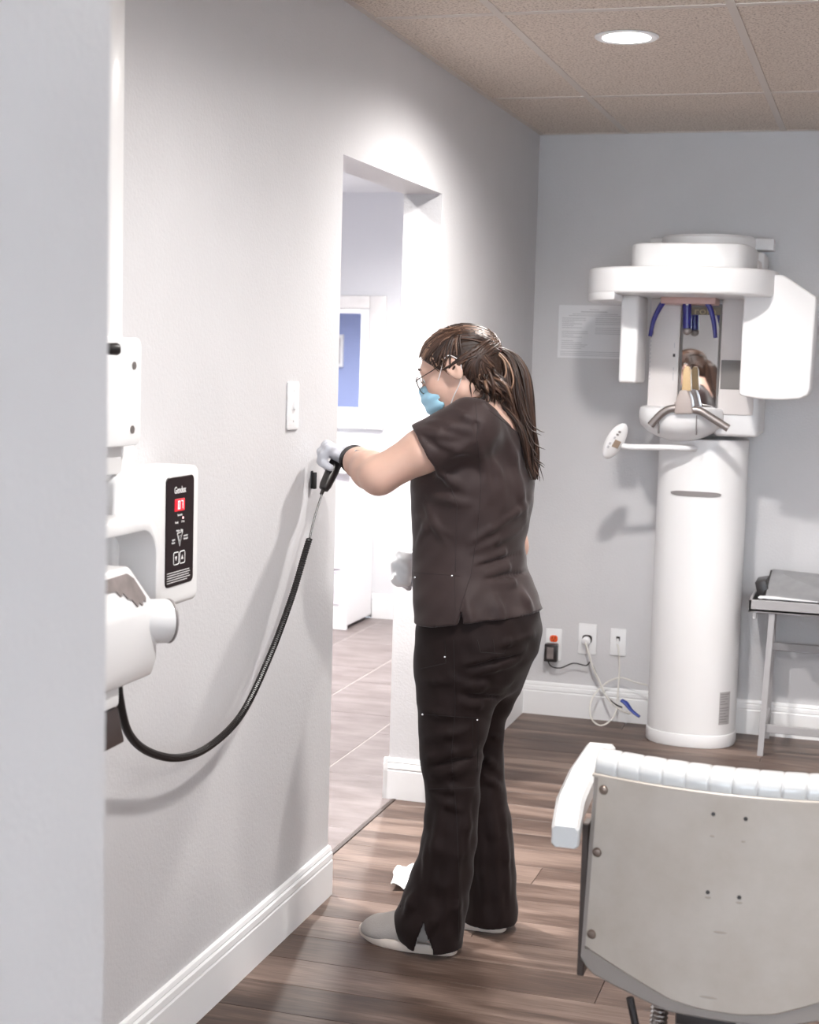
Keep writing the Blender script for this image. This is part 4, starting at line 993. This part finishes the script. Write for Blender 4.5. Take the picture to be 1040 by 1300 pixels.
# ---------------- body: head, neck, trunk, arms, hands, legs as one surface
def hand_field(P, W, K, fing, thumb, grow=0.0):
    d = rcone(P, W, W + (K - W) * .6, .0235 + grow, .019 + grow)
    ua = (K - W) / np.linalg.norm(K - W); va = fing[3][0] - fing[0][0]; va = va - ua * (va @ ua); va = va / np.linalg.norm(va); na = np.cross(ua, va)
    d = smin(d, ellip(P, W + (K - W) * .72, np.stack([ua, va, na]), (.036 + grow, .036 + grow, .0155 + grow)), .008)
    for fpts in fing: d = smin(d, smin(rcone(P, W + (K - W) * .45, fpts[0], .016 + grow, .0115 + grow), chain(P, fpts, [.0112 + grow, .0102 + grow, .0092 + grow, .0080 + grow], .004), .006), .006)
    return smin(d, chain(P, thumb, [.0135 + grow, .0115 + grow, .009 + grow], .004), .008)
KL = at(419, 573, 3.715)
FGL = []
for k, Y in enumerate((3.684, 3.703, 3.722, 3.741)):
    o = (3, 0, -2, -1)[k]; l = (1.5, -1, -2, -.5)[k]
    FGL.append([at(417 + l, 567 + o, Y), at(410 + l, 575 + o, Y), at(409.5 + l, 587 + o * .5, Y), at(418 + l, 593 + o * .3, Y - .004)])
TBL = [at(434, 580, 3.745), at(424, 589, 3.752), at(416, 594, 3.748)]
KR = at(527, 727, 3.965)
FGR = [[at(524, 717 + 7 * k, 3.955 + .004 * k), at(518, 719 + 7 * k, 3.95), at(515, 724 + 6 * k, 3.965), at(519, 728 + 6 * k, 3.985)] for k in range(4)]
TBR = [at(536, 718, 3.975), at(526, 711, 3.95), at(518, 711, 3.94)]
def head_field(P):
    q = ((P - HC_.astype(np.float32)) @ HA.T.astype(np.float32)); q[:, 1] = np.abs(q[:, 1]); I3 = np.eye(3)
    d = ellip(q, (-.012, 0, .022), I3, (.092, .073, .074))
    d = smin(d, ellip(q, (.036, 0, -.030), I3, (.052, .056, .082)), .03)                      # face
    d = smin(d, rcone(q, (.062, 0, -.092), (.0, .045, -.058), .022, .020), .025)            # jaw
    d = smin(d, ellip(q, (.052, .034, -.028), I3, (.026, .024, .026)), .02)                  # cheek
    d = smin(d, rcone(q, (.080, .008, .026), (.070, .040, .024), .010, .009), .014)          # brow
    d = smax(d, -ellip(q, (.096, .031, .006), I3, (.016, .018, .012)), .010)                 # eye socket
    d = smin(d, ellip(q, (.071, .031, .004), I3, (.0125, .0135, .0125)), .004)               # eyelids
    d = smin(d, rcone(q, (.086, 0, .010), (.101, 0, -.030), .0075, .0105), .010)             # nose
    d = smin(d, ellip(q, (.090, .011, -.034), I3, (.010, .008, .007)), .006)
    d = smin(d, rcone(q, (.089, 0, -.058), (.082, .018, -.060), .008, .005), .006)           # lips
    d = smin(d, rcone(q, (.088, 0, -.068), (.081, .016, -.067), .008, .005), .005)
    ang = math.radians(-12); ea = np.array([[math.cos(ang), 0, math.sin(ang)], [0, 1, 0], [-math.sin(ang), 0, math.cos(ang)]])
    ear = ellip(q, (-.012, .079, -.004), ea, (.0185, .0095, .031))
    ear = smax(ear, -ellip(q, (-.008, .088, -.001), ea, (.0105, .006, .0195)), .004)
    ear = smin(ear, ellip(q, (.0, .077, -.008), ea, (.006, .006, .007)), .005)
    return smin(d, ear, .006)
def body_f(P):
    d = head_field(P)
    d = smin(d, rcone(P, hp(-.028, 0, -.045), NKB, .054, .060), .03)
    d = smin(d, tl(P) + .022, .03)
    d = smin(d, chain(P, [SHL, SHL + (ELL - SHL) * .5, ELL], [.052, .051, .044], .02), .03)
    d = smin(d, chain(P, [ELL, ELL + (WRL - ELL) * .3, ELL + (WRL - ELL) * .7, WRL], [.043, .045, .036, .0275], .02), .022)
    d = smin(d, chain(P, [SHR, SHR + (ELR - SHR) * .5, ELR], [.048, .046, .040], .02), .03)
    d = smin(d, chain(P, [ELR, ELR + (WRR - ELR) * .35, WRR], [.040, .039, .026], .02), .02)
    d = smin(d, hand_field(P, WRL, KL, FGL, TBL, -.0015), .012)
    d = smin(d, hand_field(P, WRR, KR, FGR, TBR, -.0015), .012)
    d = smin(d, pel(P) + .02, .03)
    d = smin(d, chain(P, LP[:-1] + [at(552, 1196, 3.66)], [max(.02, r - .028) for r in LR[:-3]] + [.036, .034, .034], .012), .02)
    return smin(d, chain(P, RP[:-1] + [at(622, 1168, 3.87)], [max(.02, r - .026) for r in RR[:-3]] + [.036, .034, .034], .012), .02)
bo = sdf_mesh('body', body_f, (-.01, 3.40, .03), (.76, 4.06, 1.63), .0036, skin, pr)
# eyes
for sy in (1, -1):
    e = MB().ell(hp(.073, sy * .031, .003), (.0118,) * 3, n=16).build('eye', mat('eye_white', (.8, .78, .76), .2), pr)
    MB().ell(hp(.0805, sy * .0315, .0015), (.0055, .0055, .0055), n=12).build('iris', mat('brown_iris', (.04, .02, .012), .1), e)
    MB().tube([hp(.083, sy * .012, .028), hp(.085, sy * .028, .0325), hp(.073, sy * .048, .026)], [.0028, .0034, .0015], n=6).build('eyebrow', mat('brow_hair', (.045, .025, .018), .6), pr)

# gloves
glove_m = mat('pale_grey_glove', (.52, .53, .58), .42, bump=.1, bscale=160)
def glL(P):
    d = smin(hand_field(P, WRL, KL, FGL, TBL, .0012), rcone(P, WRL, WRL + (ELL - WRL) * .03, .030, .031), .012)
    return d + .0008 * np.sin(P[:, 2] * 260 + P[:, 1] * 140) * np.sin(P[:, 0] * 220)
sdf_mesh('glove', glL, WRL - .12, WRL + np.array([.08, .10, .09]), .0024, glove_m, pr)
def glR(P): return smin(hand_field(P, WRR, KR, FGR, TBR, .0012), rcone(P, WRR, WRR + (ELR - WRR) * .12, .029, .031), .012)
sdf_mesh('glove', glR, WRR - np.array([.14, .10, .10]), WRR + np.array([.08, .10, .10]), .0028, glove_m, pr)
# wrist band around the left forearm
wc = WRL + (ELL - WRL) * .10; wa = (ELL - WRL) / np.linalg.norm(ELL - WRL)
wa2 = Vector((wa + np.array([0.10, 0.0, -.25])).tolist()).normalized()
wb = MB().lathe([(.0325, -.0085), (.0375, -.0080), (.0375, .0080), (.0325, .0085)], wc, wa2, 32).build('wristband', 'black', pr)
tv = wa2.orthogonal().normalized()
cw_ = hit(lambda P: rcone(P, WRL, ELL, .0345, .0345), 455, 574)
if cw_ is not None: MB().box(Vector(cw_.tolist()) - Vector((.008, .004, .005)), Vector(cw_.tolist()) + Vector((.008, .004, .005)), .0015).build('clasp', 'chrome', wb)

# ---------------- shoes
def shoe(pos, yaw, lbl):
    c_, s_ = math.cos(yaw), math.sin(yaw); ex = np.array([c_, s_, 0]); ey = np.array([-s_, c_, 0]); R3 = np.stack([ex, ey, [0, 0, 1]]).astype(np.float32); p0 = np.asarray(pos, np.float32)
    def out(t): return .040 + .010 * math.sin(math.pi * min(1, max(0, (t - .3) / .7))) - (.0 if t < .8 else .055 * (t - .8) ** 1.2 / .2 ** .2 * .8) - (.020 * (1 - t / .12) ** 2 if t < .12 else 0)
    def up(P):
        q = (P - p0) @ R3.T
        d = chain(q, [(.035, 0, .055), (.09, 0, .058), (.15, 0, .046), (.205, 0, .036)], [.036, .036, .036, .030], .03)
        d = smin(d, ellip(q, (.205, -.002, .026), np.eye(3), (.058, .043, .032)), .03)
        d = smin(d, ellip(q, (.03, 0, .035), np.eye(3), (.036, .032, .048)), .02)
        return smax(d, .016 - q[:, 2], .003)
    u = sdf_mesh('shoe', up, p0 + np.array([-.30, -.15, 0]), p0 + np.array([.30, .15, .12]), .004, mat('grey_suede_shoe', (.36, .33, .31), .8, bump=.3, bscale=300, var=.08), pr)
    N = 44; ol = []
    for i in range(N):
        a = 2 * math.pi * i / N; x = .13 + .137 * math.cos(a); w = .036 + .011 * max(0, math.sin((x - .06) / .2 * math.pi)) if x > .06 else .036
        ol.append((x, w * math.copysign(abs(math.sin(a)) ** .65, math.sin(a))))
    mb = MB(); rings = []
    for z, k in ((0.0, .95), (.003, .985), (.012, 1.0), (.021, .985), (.024, .95)):
        rings.append([tuple(p0 + ex * (.13 + (x - .13) * k) + ey * (y * k) + np.array([0, 0, z + (.010 * max(0, (x - .20) / .06) ** 2)])) for x, y in ol])
    mb.loft(rings); mb.build('sole', mat('cream_sole', (.66, .58, .52), .6), u)
    sd_ = ey if (ey @ np.array([0, -1, 0])) > 0 else -ey
    def sp(x, z): return p0 + ex * x + np.array([0, 0, z])
    mb = MB(); rings = []
    for x in np.linspace(.085, .135, 6):
        rr_ = []
        for a in np.linspace(-.15, 1.15, 12):
            an = math.pi * a; rr_.append(sp(x - .01 * math.sin(an), .034 + .0475 * math.sin(an) - .09 * (x - .085) * math.sin(an)) + sd_ * .0415 * math.cos(an))
        rings.append(rr_)
    mb.loft([[*r, *[tuple(np.array(p) * .97 + np.array(sp(.11, .03)) * .03) for p in r[::-1]]] for r in rings]); mb.build('elastic_gusset', mat('pale_elastic', (.62, .58, .56), .8), u)
tL0 = onz(577, 1206, 0.012); tL1 = onz(465, 1184, 0.012); dv = tL1 - tL0
shoe((tL0[0], tL0[1], 0), math.atan2(dv[1], dv[0]), 'left')
tR0 = onz(653, 1180, 0.012); shoe((tR0[0] - .03, tR0[1] + .004, 0), math.atan2(dv[1], dv[0]) - .06, 'right')

# ---------------- seams, pockets and rivets laid on the cloth
from mathutils.bvhtree import BVHTree
def bvh_hit(o):
    W = ORG[o.name]; me = o.data
    tr_ = BVHTree.FromPolygons([v.co + W for v in me.vertices], [tuple(p.vertices) for p in me.polygons]); c0 = Vector(CAM.tolist())
    def h(px, py):
        r = tr_.ray_cast(c0, Vector(ray(px, py).tolist()).normalized()); return None if r[0] is None else np.array(r[0])
    return h
def on_cloth(f, pts, lift=.0006):
    out = []
    for (x0, y0), (x1, y1) in zip(pts, pts[1:]):
        n = max(2, int(math.hypot(x1 - x0, y1 - y0) / 5))
        for i in range(n): 
            t = i / n; h = f(x0 + (x1 - x0) * t, y0 + (y1 - y0) * t)
            if h is not None: out.append(h)
    h = f(*pts[-1])
    if h is not None: out.append(h)
    return out
seam_m = mat('seam_thread', (.024, .015, .015), .8); seam_p = mat('trouser_seam', (.009, .0055, .0055), .8)
hit_top = bvh_hit(top_o); hit_tr = bvh_hit(trou)
for nm, f, par, mm, lines in (('seam', hit_top, top_o, seam_m, ([(603, 507), (607, 540), (604, 575)], [(607, 560), (611, 620), (606, 680), (598, 730), (583, 775)], [(526, 727), (560, 729), (584, 731)], [(577, 731), (578, 775)], [(562, 590), (580, 640), (578, 727)], [(584, 800), (640, 792), (686, 773)], [(526, 800), (556, 805), (580, 801)], [(620, 520), (655, 548), (672, 590)])),
                              ('trouser_seam', hit_tr, trou, seam_p, ([(576, 812), (578, 900), (573, 960), (580, 1040), (583, 1120), (582, 1195)], [(606, 812), (610, 828), (640, 830), (648, 812)], [(565, 812), (566, 842), (530, 850)], [(538, 907), (608, 912), (606, 980)], [(600, 913), (600, 962), (570, 966)], [(545, 1002), (606, 1000)], [(626, 812), (628, 828)]))):
    for l in lines:
        p = on_cloth(f, l)
        if len(p) > 2:
            # drop jumps between body and arm
            run = [p[0]]
            for q in p[1:]:
                if np.linalg.norm(q - run[-1]) < .05: run.append(q)
            if len(run) > 2: MB().tube(run, .0010, n=5, smooth=1).build(nm, mm, par)
for f, par, pts in ((hit_top, top_o, ((527, 733), (574, 731))), (hit_tr, trou, ((565, 834), (537, 907), (606, 914)))):
    for q in pts:
        h = f(*q)
        if h is not None: MB().ell(h, (.0032, .0032, .0032), n=8).build('rivet', 'chrome', par)

# ---------------- face mask, loops, glasses
def mask_f(P):
    q = ((P - HC_.astype(np.float32)) @ HA.T.astype(np.float32)); q[:, 1] = np.abs(q[:, 1]); I3 = np.eye(3)
    b = smin(ellip(q, (.055, 0, -.048), I3, (.054, .056, .056)), rcone(q, (.090, 0, -.022), (.086, 0, -.070), .018, .017), .03)
    b = b - .0014 * np.sin((q[:, 2] + .05) * 230)
    b = smax(b, -(ellip(q, (.044, 0, -.050), I3, (.056, .054, .054))), .003)
    edge = .050 - q[:, 0] + .05 * (q[:, 2] + .05)
    return smax(smax(b, edge, .003), np.maximum(q[:, 2] + .006 + (q[:, 1]) * .25, -.104 - q[:, 2]), .004)
msk_m = mat('blue_mask_cloth', (.36, .63, .80), .8, bump=.15, bscale=500)
mko = sdf_mesh('face_mask', mask_f, HC_ - .15, HC_ + .15, .0026, msk_m, pr)
comb = lambda P: np.minimum(body_f(P), mask_f(P))
lm = mat('white_ear_loop', (.8, .78, .78), .7)
for sy in (1, -1):
    def S_(x, y, z): return hp(x, sy * y, z)
    MB().tube([S_(.050, .057, -.022), S_(.034, .066, -.008), S_(.014, .078, .012), S_(.0, .084, .026), S_(-.016, .086, .028), S_(-.030, .082, .012)], .0013, n=5).build('ear_loop', lm, mko)
    MB().tube([S_(.044, .050, -.088), S_(.020, .062, -.066), S_(-.006, .072, -.046), S_(-.024, .080, -.026), S_(-.033, .083, .0)], .0013, n=5).build('ear_loop', lm, mko)
gm = mat('dark_metal_frame', (.03, .022, .02), .3, metal=.6)
gl = None
glass_m = mat('clear_lens', (1, 1, 1), .02, trans=1.0)
for sy in (1, -1):
    cc = hp(.104, sy * .033, -.003)
    ring = [hp(.0945 - .10 * (.027 * math.cos(a)) ** 1 * 0.35 * (1 if sy else 1), sy * (.034 + .0265 * math.cos(a)), -.006 + .0215 * math.sin(a)) for a in [2 * math.pi * i / 28 for i in range(28)]]
    rim = MB().tube(ring + [ring[0]], .0012, n=6, smooth=1).build('glasses_rim', gm, pr)
    mb = MB(); nrm = HX * .0006; mb.loft([[p - nrm for p in ring], [p + nrm for p in ring]]); mb.build('lens', glass_m, rim)
    MB().tube([hp(.0935, sy * .0605, .004), hp(.088, sy * .069, .006), hp(.04, sy * .0755, .012), hp(.0, sy * .079, .018), hp(-.02, sy * .080, .006)], .0012, n=6).build('glasses_temple', gm, pr)
MB().tube([hp(.0945, .008, .0), hp(.100, 0, .004), hp(.0945, -.008, .0)], .0012, n=6).build('glasses_bridge', gm, pr)

# ---------------- hair: scalp cap, combed strands, tie and ponytail
def cap_f(P):
    q = ((P - HC_.astype(np.float32)) @ HA.T.astype(np.float32)); I3 = np.eye(3); q[:, 1] = np.abs(q[:, 1])
    d = ellip(q, (-.015, 0, .021), I3, (.1010, .0825, .0830))
    d = smin(d, ellip(q, (-.055, 0, -.016), I3, (.053, .063, .082)), .03)
    hl = np.interp(q[:, 0], [-.12, -.07, -.030, -.020, .012, .022, .045, .075, .10], [-.105, -.095, -.062, .022, .024, .0, .028, .060, .070])
    d = d - .0016 * np.sin(np.arctan2(q[:, 1], q[:, 2] - .0) * 46 + q[:, 0] * 30)
    return smax(d, (hl - q[:, 2]) * .75, .008)
hair_m = bpy.data.materials.new('brown_hair'); hair_m.use_nodes = True
N_, Lk = nodes_of(hair_m); bs = N_['Principled BSDF']; bs.inputs['Roughness'].default_value = .44; bs.inputs['Specular IOR Level'].default_value = .42
an = N_.new('ShaderNodeAttribute'); an.attribute_name = 'strand'; rp_ = N_.new('ShaderNodeValToRGB'); e = rp_.color_ramp.elements
e[0].color = (.024, .0125, .009, 1); e[0].position = .15; e[1].color = (.30, .18, .12, 1); e[1].position = 1.0; x = e.new(.6); x.color = (.075, .037, .024, 1)
Lk.new(an.outputs['Fac'], rp_.inputs[0]); Lk.new(rp_.outputs[0], bs.inputs['Base Color'])
cap_m = mat('dark_brown_hair_base', (.030, .016, .011), .5, spec=.35, var=.3, vscale=40)
hair = sdf_mesh('hair', cap_f, HC_ - .16, HC_ + .16, .0032, cap_m, pr)
TIE = hp(-.104, .004, .014)
def strand_mesh(name, paths, radii, n=5, flat=.6):
    V = []; Q = []; A = []
    for (pts, tone), r in zip(paths, radii):
        pts = np.asarray(pts); m = len(pts); tg = np.gradient(pts, axis=0); tg /= np.linalg.norm(tg, axis=1)[:, None] + 1e-9
        up = np.cross(tg, [0.31, -.9, .3]); up /= np.linalg.norm(up, axis=1)[:, None] + 1e-9; sd2 = np.cross(tg, up)
        t = np.linspace(0, 1, m); rr_ = r * np.minimum(1, np.minimum(.35 + t * 6, .12 + (1 - t) * 3.5)); b0 = len(V)
        for i in range(m):
            for j in range(n):
                a = 2 * math.pi * j / n; V.append(pts[i] + rr_[i] * (math.cos(a) * up[i] + flat * math.sin(a) * sd2[i])); A.append(tone)
        for i in range(m - 1):
            for j in range(n): Q.append((b0 + i * n + j, b0 + i * n + (j + 1) % n, b0 + (i + 1) * n + (j + 1) % n, b0 + (i + 1) * n + j))
    me = bpy.data.meshes.new(name); me.from_pydata([tuple(map(float, v)) for v in V], [], Q)
    at_ = me.attributes.new('strand', 'FLOAT', 'POINT'); at_.data.foreach_set('value', np.array(A, np.float32)); me.update()
    o = link_mesh(name, me, hair_m, pr, angle=3.0); return o
def grad(f, P, e=.002):
    return np.stack([(f(P + np.eye(3, dtype=np.float32)[i] * e) - f(P - np.eye(3, dtype=np.float32)[i] * e)) / (2 * e) for i in range(3)], 1)
def push(f, P, off):
    P = np.asarray(P, np.float32)
    for _ in range(4):
        d = f(P); g = grad(f, P); g /= np.linalg.norm(g, axis=1)[:, None] + 1e-6; P = P + g * np.where(d < off, off - d, 0)[:, None].astype(np.float32)
    return P
def snap(f, P, off):
    P = np.asarray(P, np.float32)
    for _ in range(5):
        d = f(P); g = grad(f, P); g /= np.linalg.norm(g, axis=1)[:, None] + 1e-6; P = P - g * np.clip(d - off, -.02, .02)[:, None]
    return P
def dome(P):
    q = ((P - HC_.astype(np.float32)) @ HA.T.astype(np.float32)); q[:, 1] = np.abs(q[:, 1]); I3 = np.eye(3)
    return smin(ellip(q, (-.015, 0, .021), I3, (.1010, .0825, .0830)), ellip(q, (-.055, 0, -.016), I3, (.053, .063, .082)), .03)
rg = np.random.RandomState(4); paths = []; radii = []
for i in range(300):
    s = rg.rand(); sy = -1 if i % 4 == 0 else 1
    hx = np.interp(s, [0, .35, .5, .62, .8, 1], [.080, .045, .024, -.024, -.05, -.09]); hz = np.interp(s, [0, .35, .5, .62, .8, 1], [.070, .034, .006, -.025, -.058, -.080])
    yy = sy * (.075 if s > .3 else .075 * (s / .3) * (.6 + .4 * rg.rand())); back = rg.rand() ** 1.5 * .55
    p0 = np.array([hx, yy, hz]) * (1 - back) + np.array([-.104, .004, .014]) * back
    pe = np.array([-.102, .004 + rg.randn() * .006, .014 + rg.randn() * .006]); t = np.linspace(0, 1, 14)[:, None]
    lift = np.sin(np.pi * t) * np.array([[0, sy * .05, .055 if s < .5 else .005]])
    loc = p0 * (1 - t) + pe * t + lift + np.sin(t * (4 + 5 * rg.rand()) + rg.rand() * 6) * np.array([0, .0, .004])
    W = HC_ + loc @ HA
    W = snap(dome, W, .0012 + .0035 * rg.rand()); paths.append((W, np.clip(rg.beta(1.6, 3.0) + (.25 if s < .25 else 0), 0, 1))); radii.append(.0022 + .0022 * rg.rand())
NP = []
for i in range(46):
    p0 = hp(-.045 - .05 * rg.rand(), .062 * (1 - .5 * rg.rand()), -.035 - .03 * rg.rand()); p2 = at(604 + 48 * rg.rand(), 498 + 18 * rg.rand(), 3.645 + .05 * rg.rand()); pm = (p0 + p2) / 2 + np.array([.012, -.012, .0]) + rg.randn(3) * .006
    sp_, _ = spline([P2(p0), P2(pm), P2(p2)], .001, 6); W = np.array([list(v) for v in sp_]); NP.append(len(paths)); paths.append((W, np.clip(rg.beta(1.5, 3), 0, 1))); radii.append(.0024 + .002 * rg.rand())
def push_many(f, paths, ids, lo, var):
    A = np.concatenate([paths[i][0] for i in ids]); off = np.concatenate([np.full(len(paths[i][0]), lo + var * rg.rand()) for i in ids]); A = push(f, A, off); k = 0
    for i in ids: n = len(paths[i][0]); paths[i] = (A[k:k + n], paths[i][1]); k += n
push_many(lambda P: np.minimum(np.minimum(body_f(P), cap_f(P)), top_base(P)), paths, NP, .003, .006)
# loose wisps over the temple and behind the ear
for pts, tn in (([(550, 448), (554, 458), (562, 468), (572, 474)], .95), ([(556, 444), (560, 456), (566, 466), (575, 470)], 1.0), ([(546, 452), (551, 462), (560, 471)], .8), ([(606, 470), (603, 480), (607, 490), (604, 500)], .6), ([(612, 468), (608, 482), (613, 496)], .9), ([(600, 478), (598, 490), (602, 503)], .4)):
    W = np.array([at(a, b, 3.615) for a, b in pts]); sp_, _ = spline([P2(v) for v in W], .001, 5); W = snap(lambda P: np.minimum(body_f(P), cap_f(P)), np.array([list(v) for v in sp_]), .003); paths.append((W, tn)); radii.append(.0018)
strand_mesh('combed_strands', paths, radii)
MB().lathe([(.012, -.009), (.019, -.007), (.021, 0), (.019, .007), (.012, .009)], TIE + HX * -.004, Vector((HX * -.8 + HZ * .5).tolist()), 20).build('hair_tie', mat('dark_red_tie', (.06, .02, .018), .5, bump=.5, bscale=300), pr)
rt = random.Random(2); tie_o = bpy.data.objects['hair_tie']
for k in range(9):
    a = 2 * math.pi * k / 9; u1 = Vector((HX * .5 + HZ * .8).tolist()).normalized(); v1 = Vector(HL.tolist())
    p = Vector((TIE - HX * .004).tolist()) + (u1 * math.cos(a) + v1 * math.sin(a)) * .020
    MB().ell(p, (.0035,) * 3, n=8).build('bead', mat('garnet_bead', (.16, .05, .045), .2, coat=.6) if k == 0 else bpy.data.materials['garnet_bead'], tie_o)
paths = []; radii = []
ctr = [TIE, at(640, 452, 3.705), at(645, 475, 3.70), at(648, 505, 3.70), at(657, 540, 3.715), at(667, 575, 3.73), at(675, 615, 3.745)]
wid = [.014, .032, .050, .054, .044, .032, .015]; sdx = np.array([.90, .28, .05]); sdx /= np.linalg.norm(sdx); sdy = np.array([-.28, .95, 0.])
for i in range(210):
    a = rg.rand() * 2 * math.pi; rr_ = math.sqrt(rg.rand()); end = 1.0 - .45 * rg.rand() ** 2; ph = rg.rand() * 6; curl = .004 + (.010 * rg.rand() if i % 6 == 0 else 0)
    pts = []
    for k, (c, w) in enumerate(zip(ctr, wid)):
        o = sdx * (w * rr_ * math.cos(a)) + sdy * (w * .55 * rr_ * math.sin(a)); wv = sdx * curl * math.sin(k * 1.5 + ph) * (k / 6)
        pts.append(Vector((c + o + wv).tolist()))
    if i % 19 == 0: pts[-1] += Vector((.03 * rg.rand(), -.01, .06 * rg.rand())); end = 1.0
    sp_, _ = spline(pts, .001, 5); sp_ = np.array([list(v) for v in sp_]); sp_ = sp_[:max(8, int(len(sp_) * end))]
    paths.append((sp_, np.clip(rg.beta(1.4, 3.2), 0, 1))); radii.append(.0028 + .0024 * rg.rand())
push_many(top_base, paths, range(len(paths)), .004, .012)
for pts, tn in (([(628, 446), (640, 458), (642, 476), (630, 488), (616, 492)], 1.0), ([(632, 446), (646, 462), (652, 484), (644, 502), (636, 512)], .95), ([(624, 450), (618, 466), (622, 486), (626, 506), (630, 512)], .8), ([(630, 450), (634, 470), (630, 495), (632, 508)], .6), ([(620, 446), (612, 462), (616, 480), (620, 494)], .75),
               ([(660, 505), (672, 535), (684, 546), (692, 549)], .25), ([(662, 520), (672, 543), (688, 553)], .2), ([(666, 535), (678, 562), (693, 571)], .25), ([(665, 540), (674, 566), (684, 580)], .2), ([(655, 470), (664, 495), (671, 525), (676, 540)], .3)):
    W = [P2(at(a, b, 3.665)) for a, b in pts]; sp_, _ = spline(W, .001, 6); paths.append((push(top_base, np.array([list(v) for v in sp_]), .004), tn)); radii.append(.0026 if tn > .3 else .0015)
strand_mesh('ponytail', paths, radii)

# ---------------- white wipe held at her waist in the right hand
def wipe_f(P):
    c = at(510, 719, 3.925).astype(np.float32); q = P - c
    d = ellip(q, (.002, 0, .0), np.eye(3), (.034, .030, .054))
    d = smin(d, ellip(q, (.02, 0, .026), np.eye(3), (.032, .03, .016)), .02)
    d = d + .005 * np.sin(q[:, 2] * 90 + q[:, 0] * 70 + 1) * np.sin(q[:, 0] * 80 - q[:, 1] * 60) + .002 * np.sin(q[:, 2] * 150 + q[:, 1] * 120)
    return np.maximum(d, -(hand_field(P, WRR, KR, FGR, TBR, .0022)))
V, Q = nets(wipe_f, at(510, 719, 3.925) - .08, at(510, 719, 3.925) + .08, .0035)
me = bpy.data.meshes.new('cleaning_wipe'); me.from_pydata(V.tolist(), [], Q.tolist())
tag(link_mesh('cleaning_wipe', me, 'tissue', None, angle=3.0), "crumpled white wipe held at the woman's waist in her far hand", 'wipe')
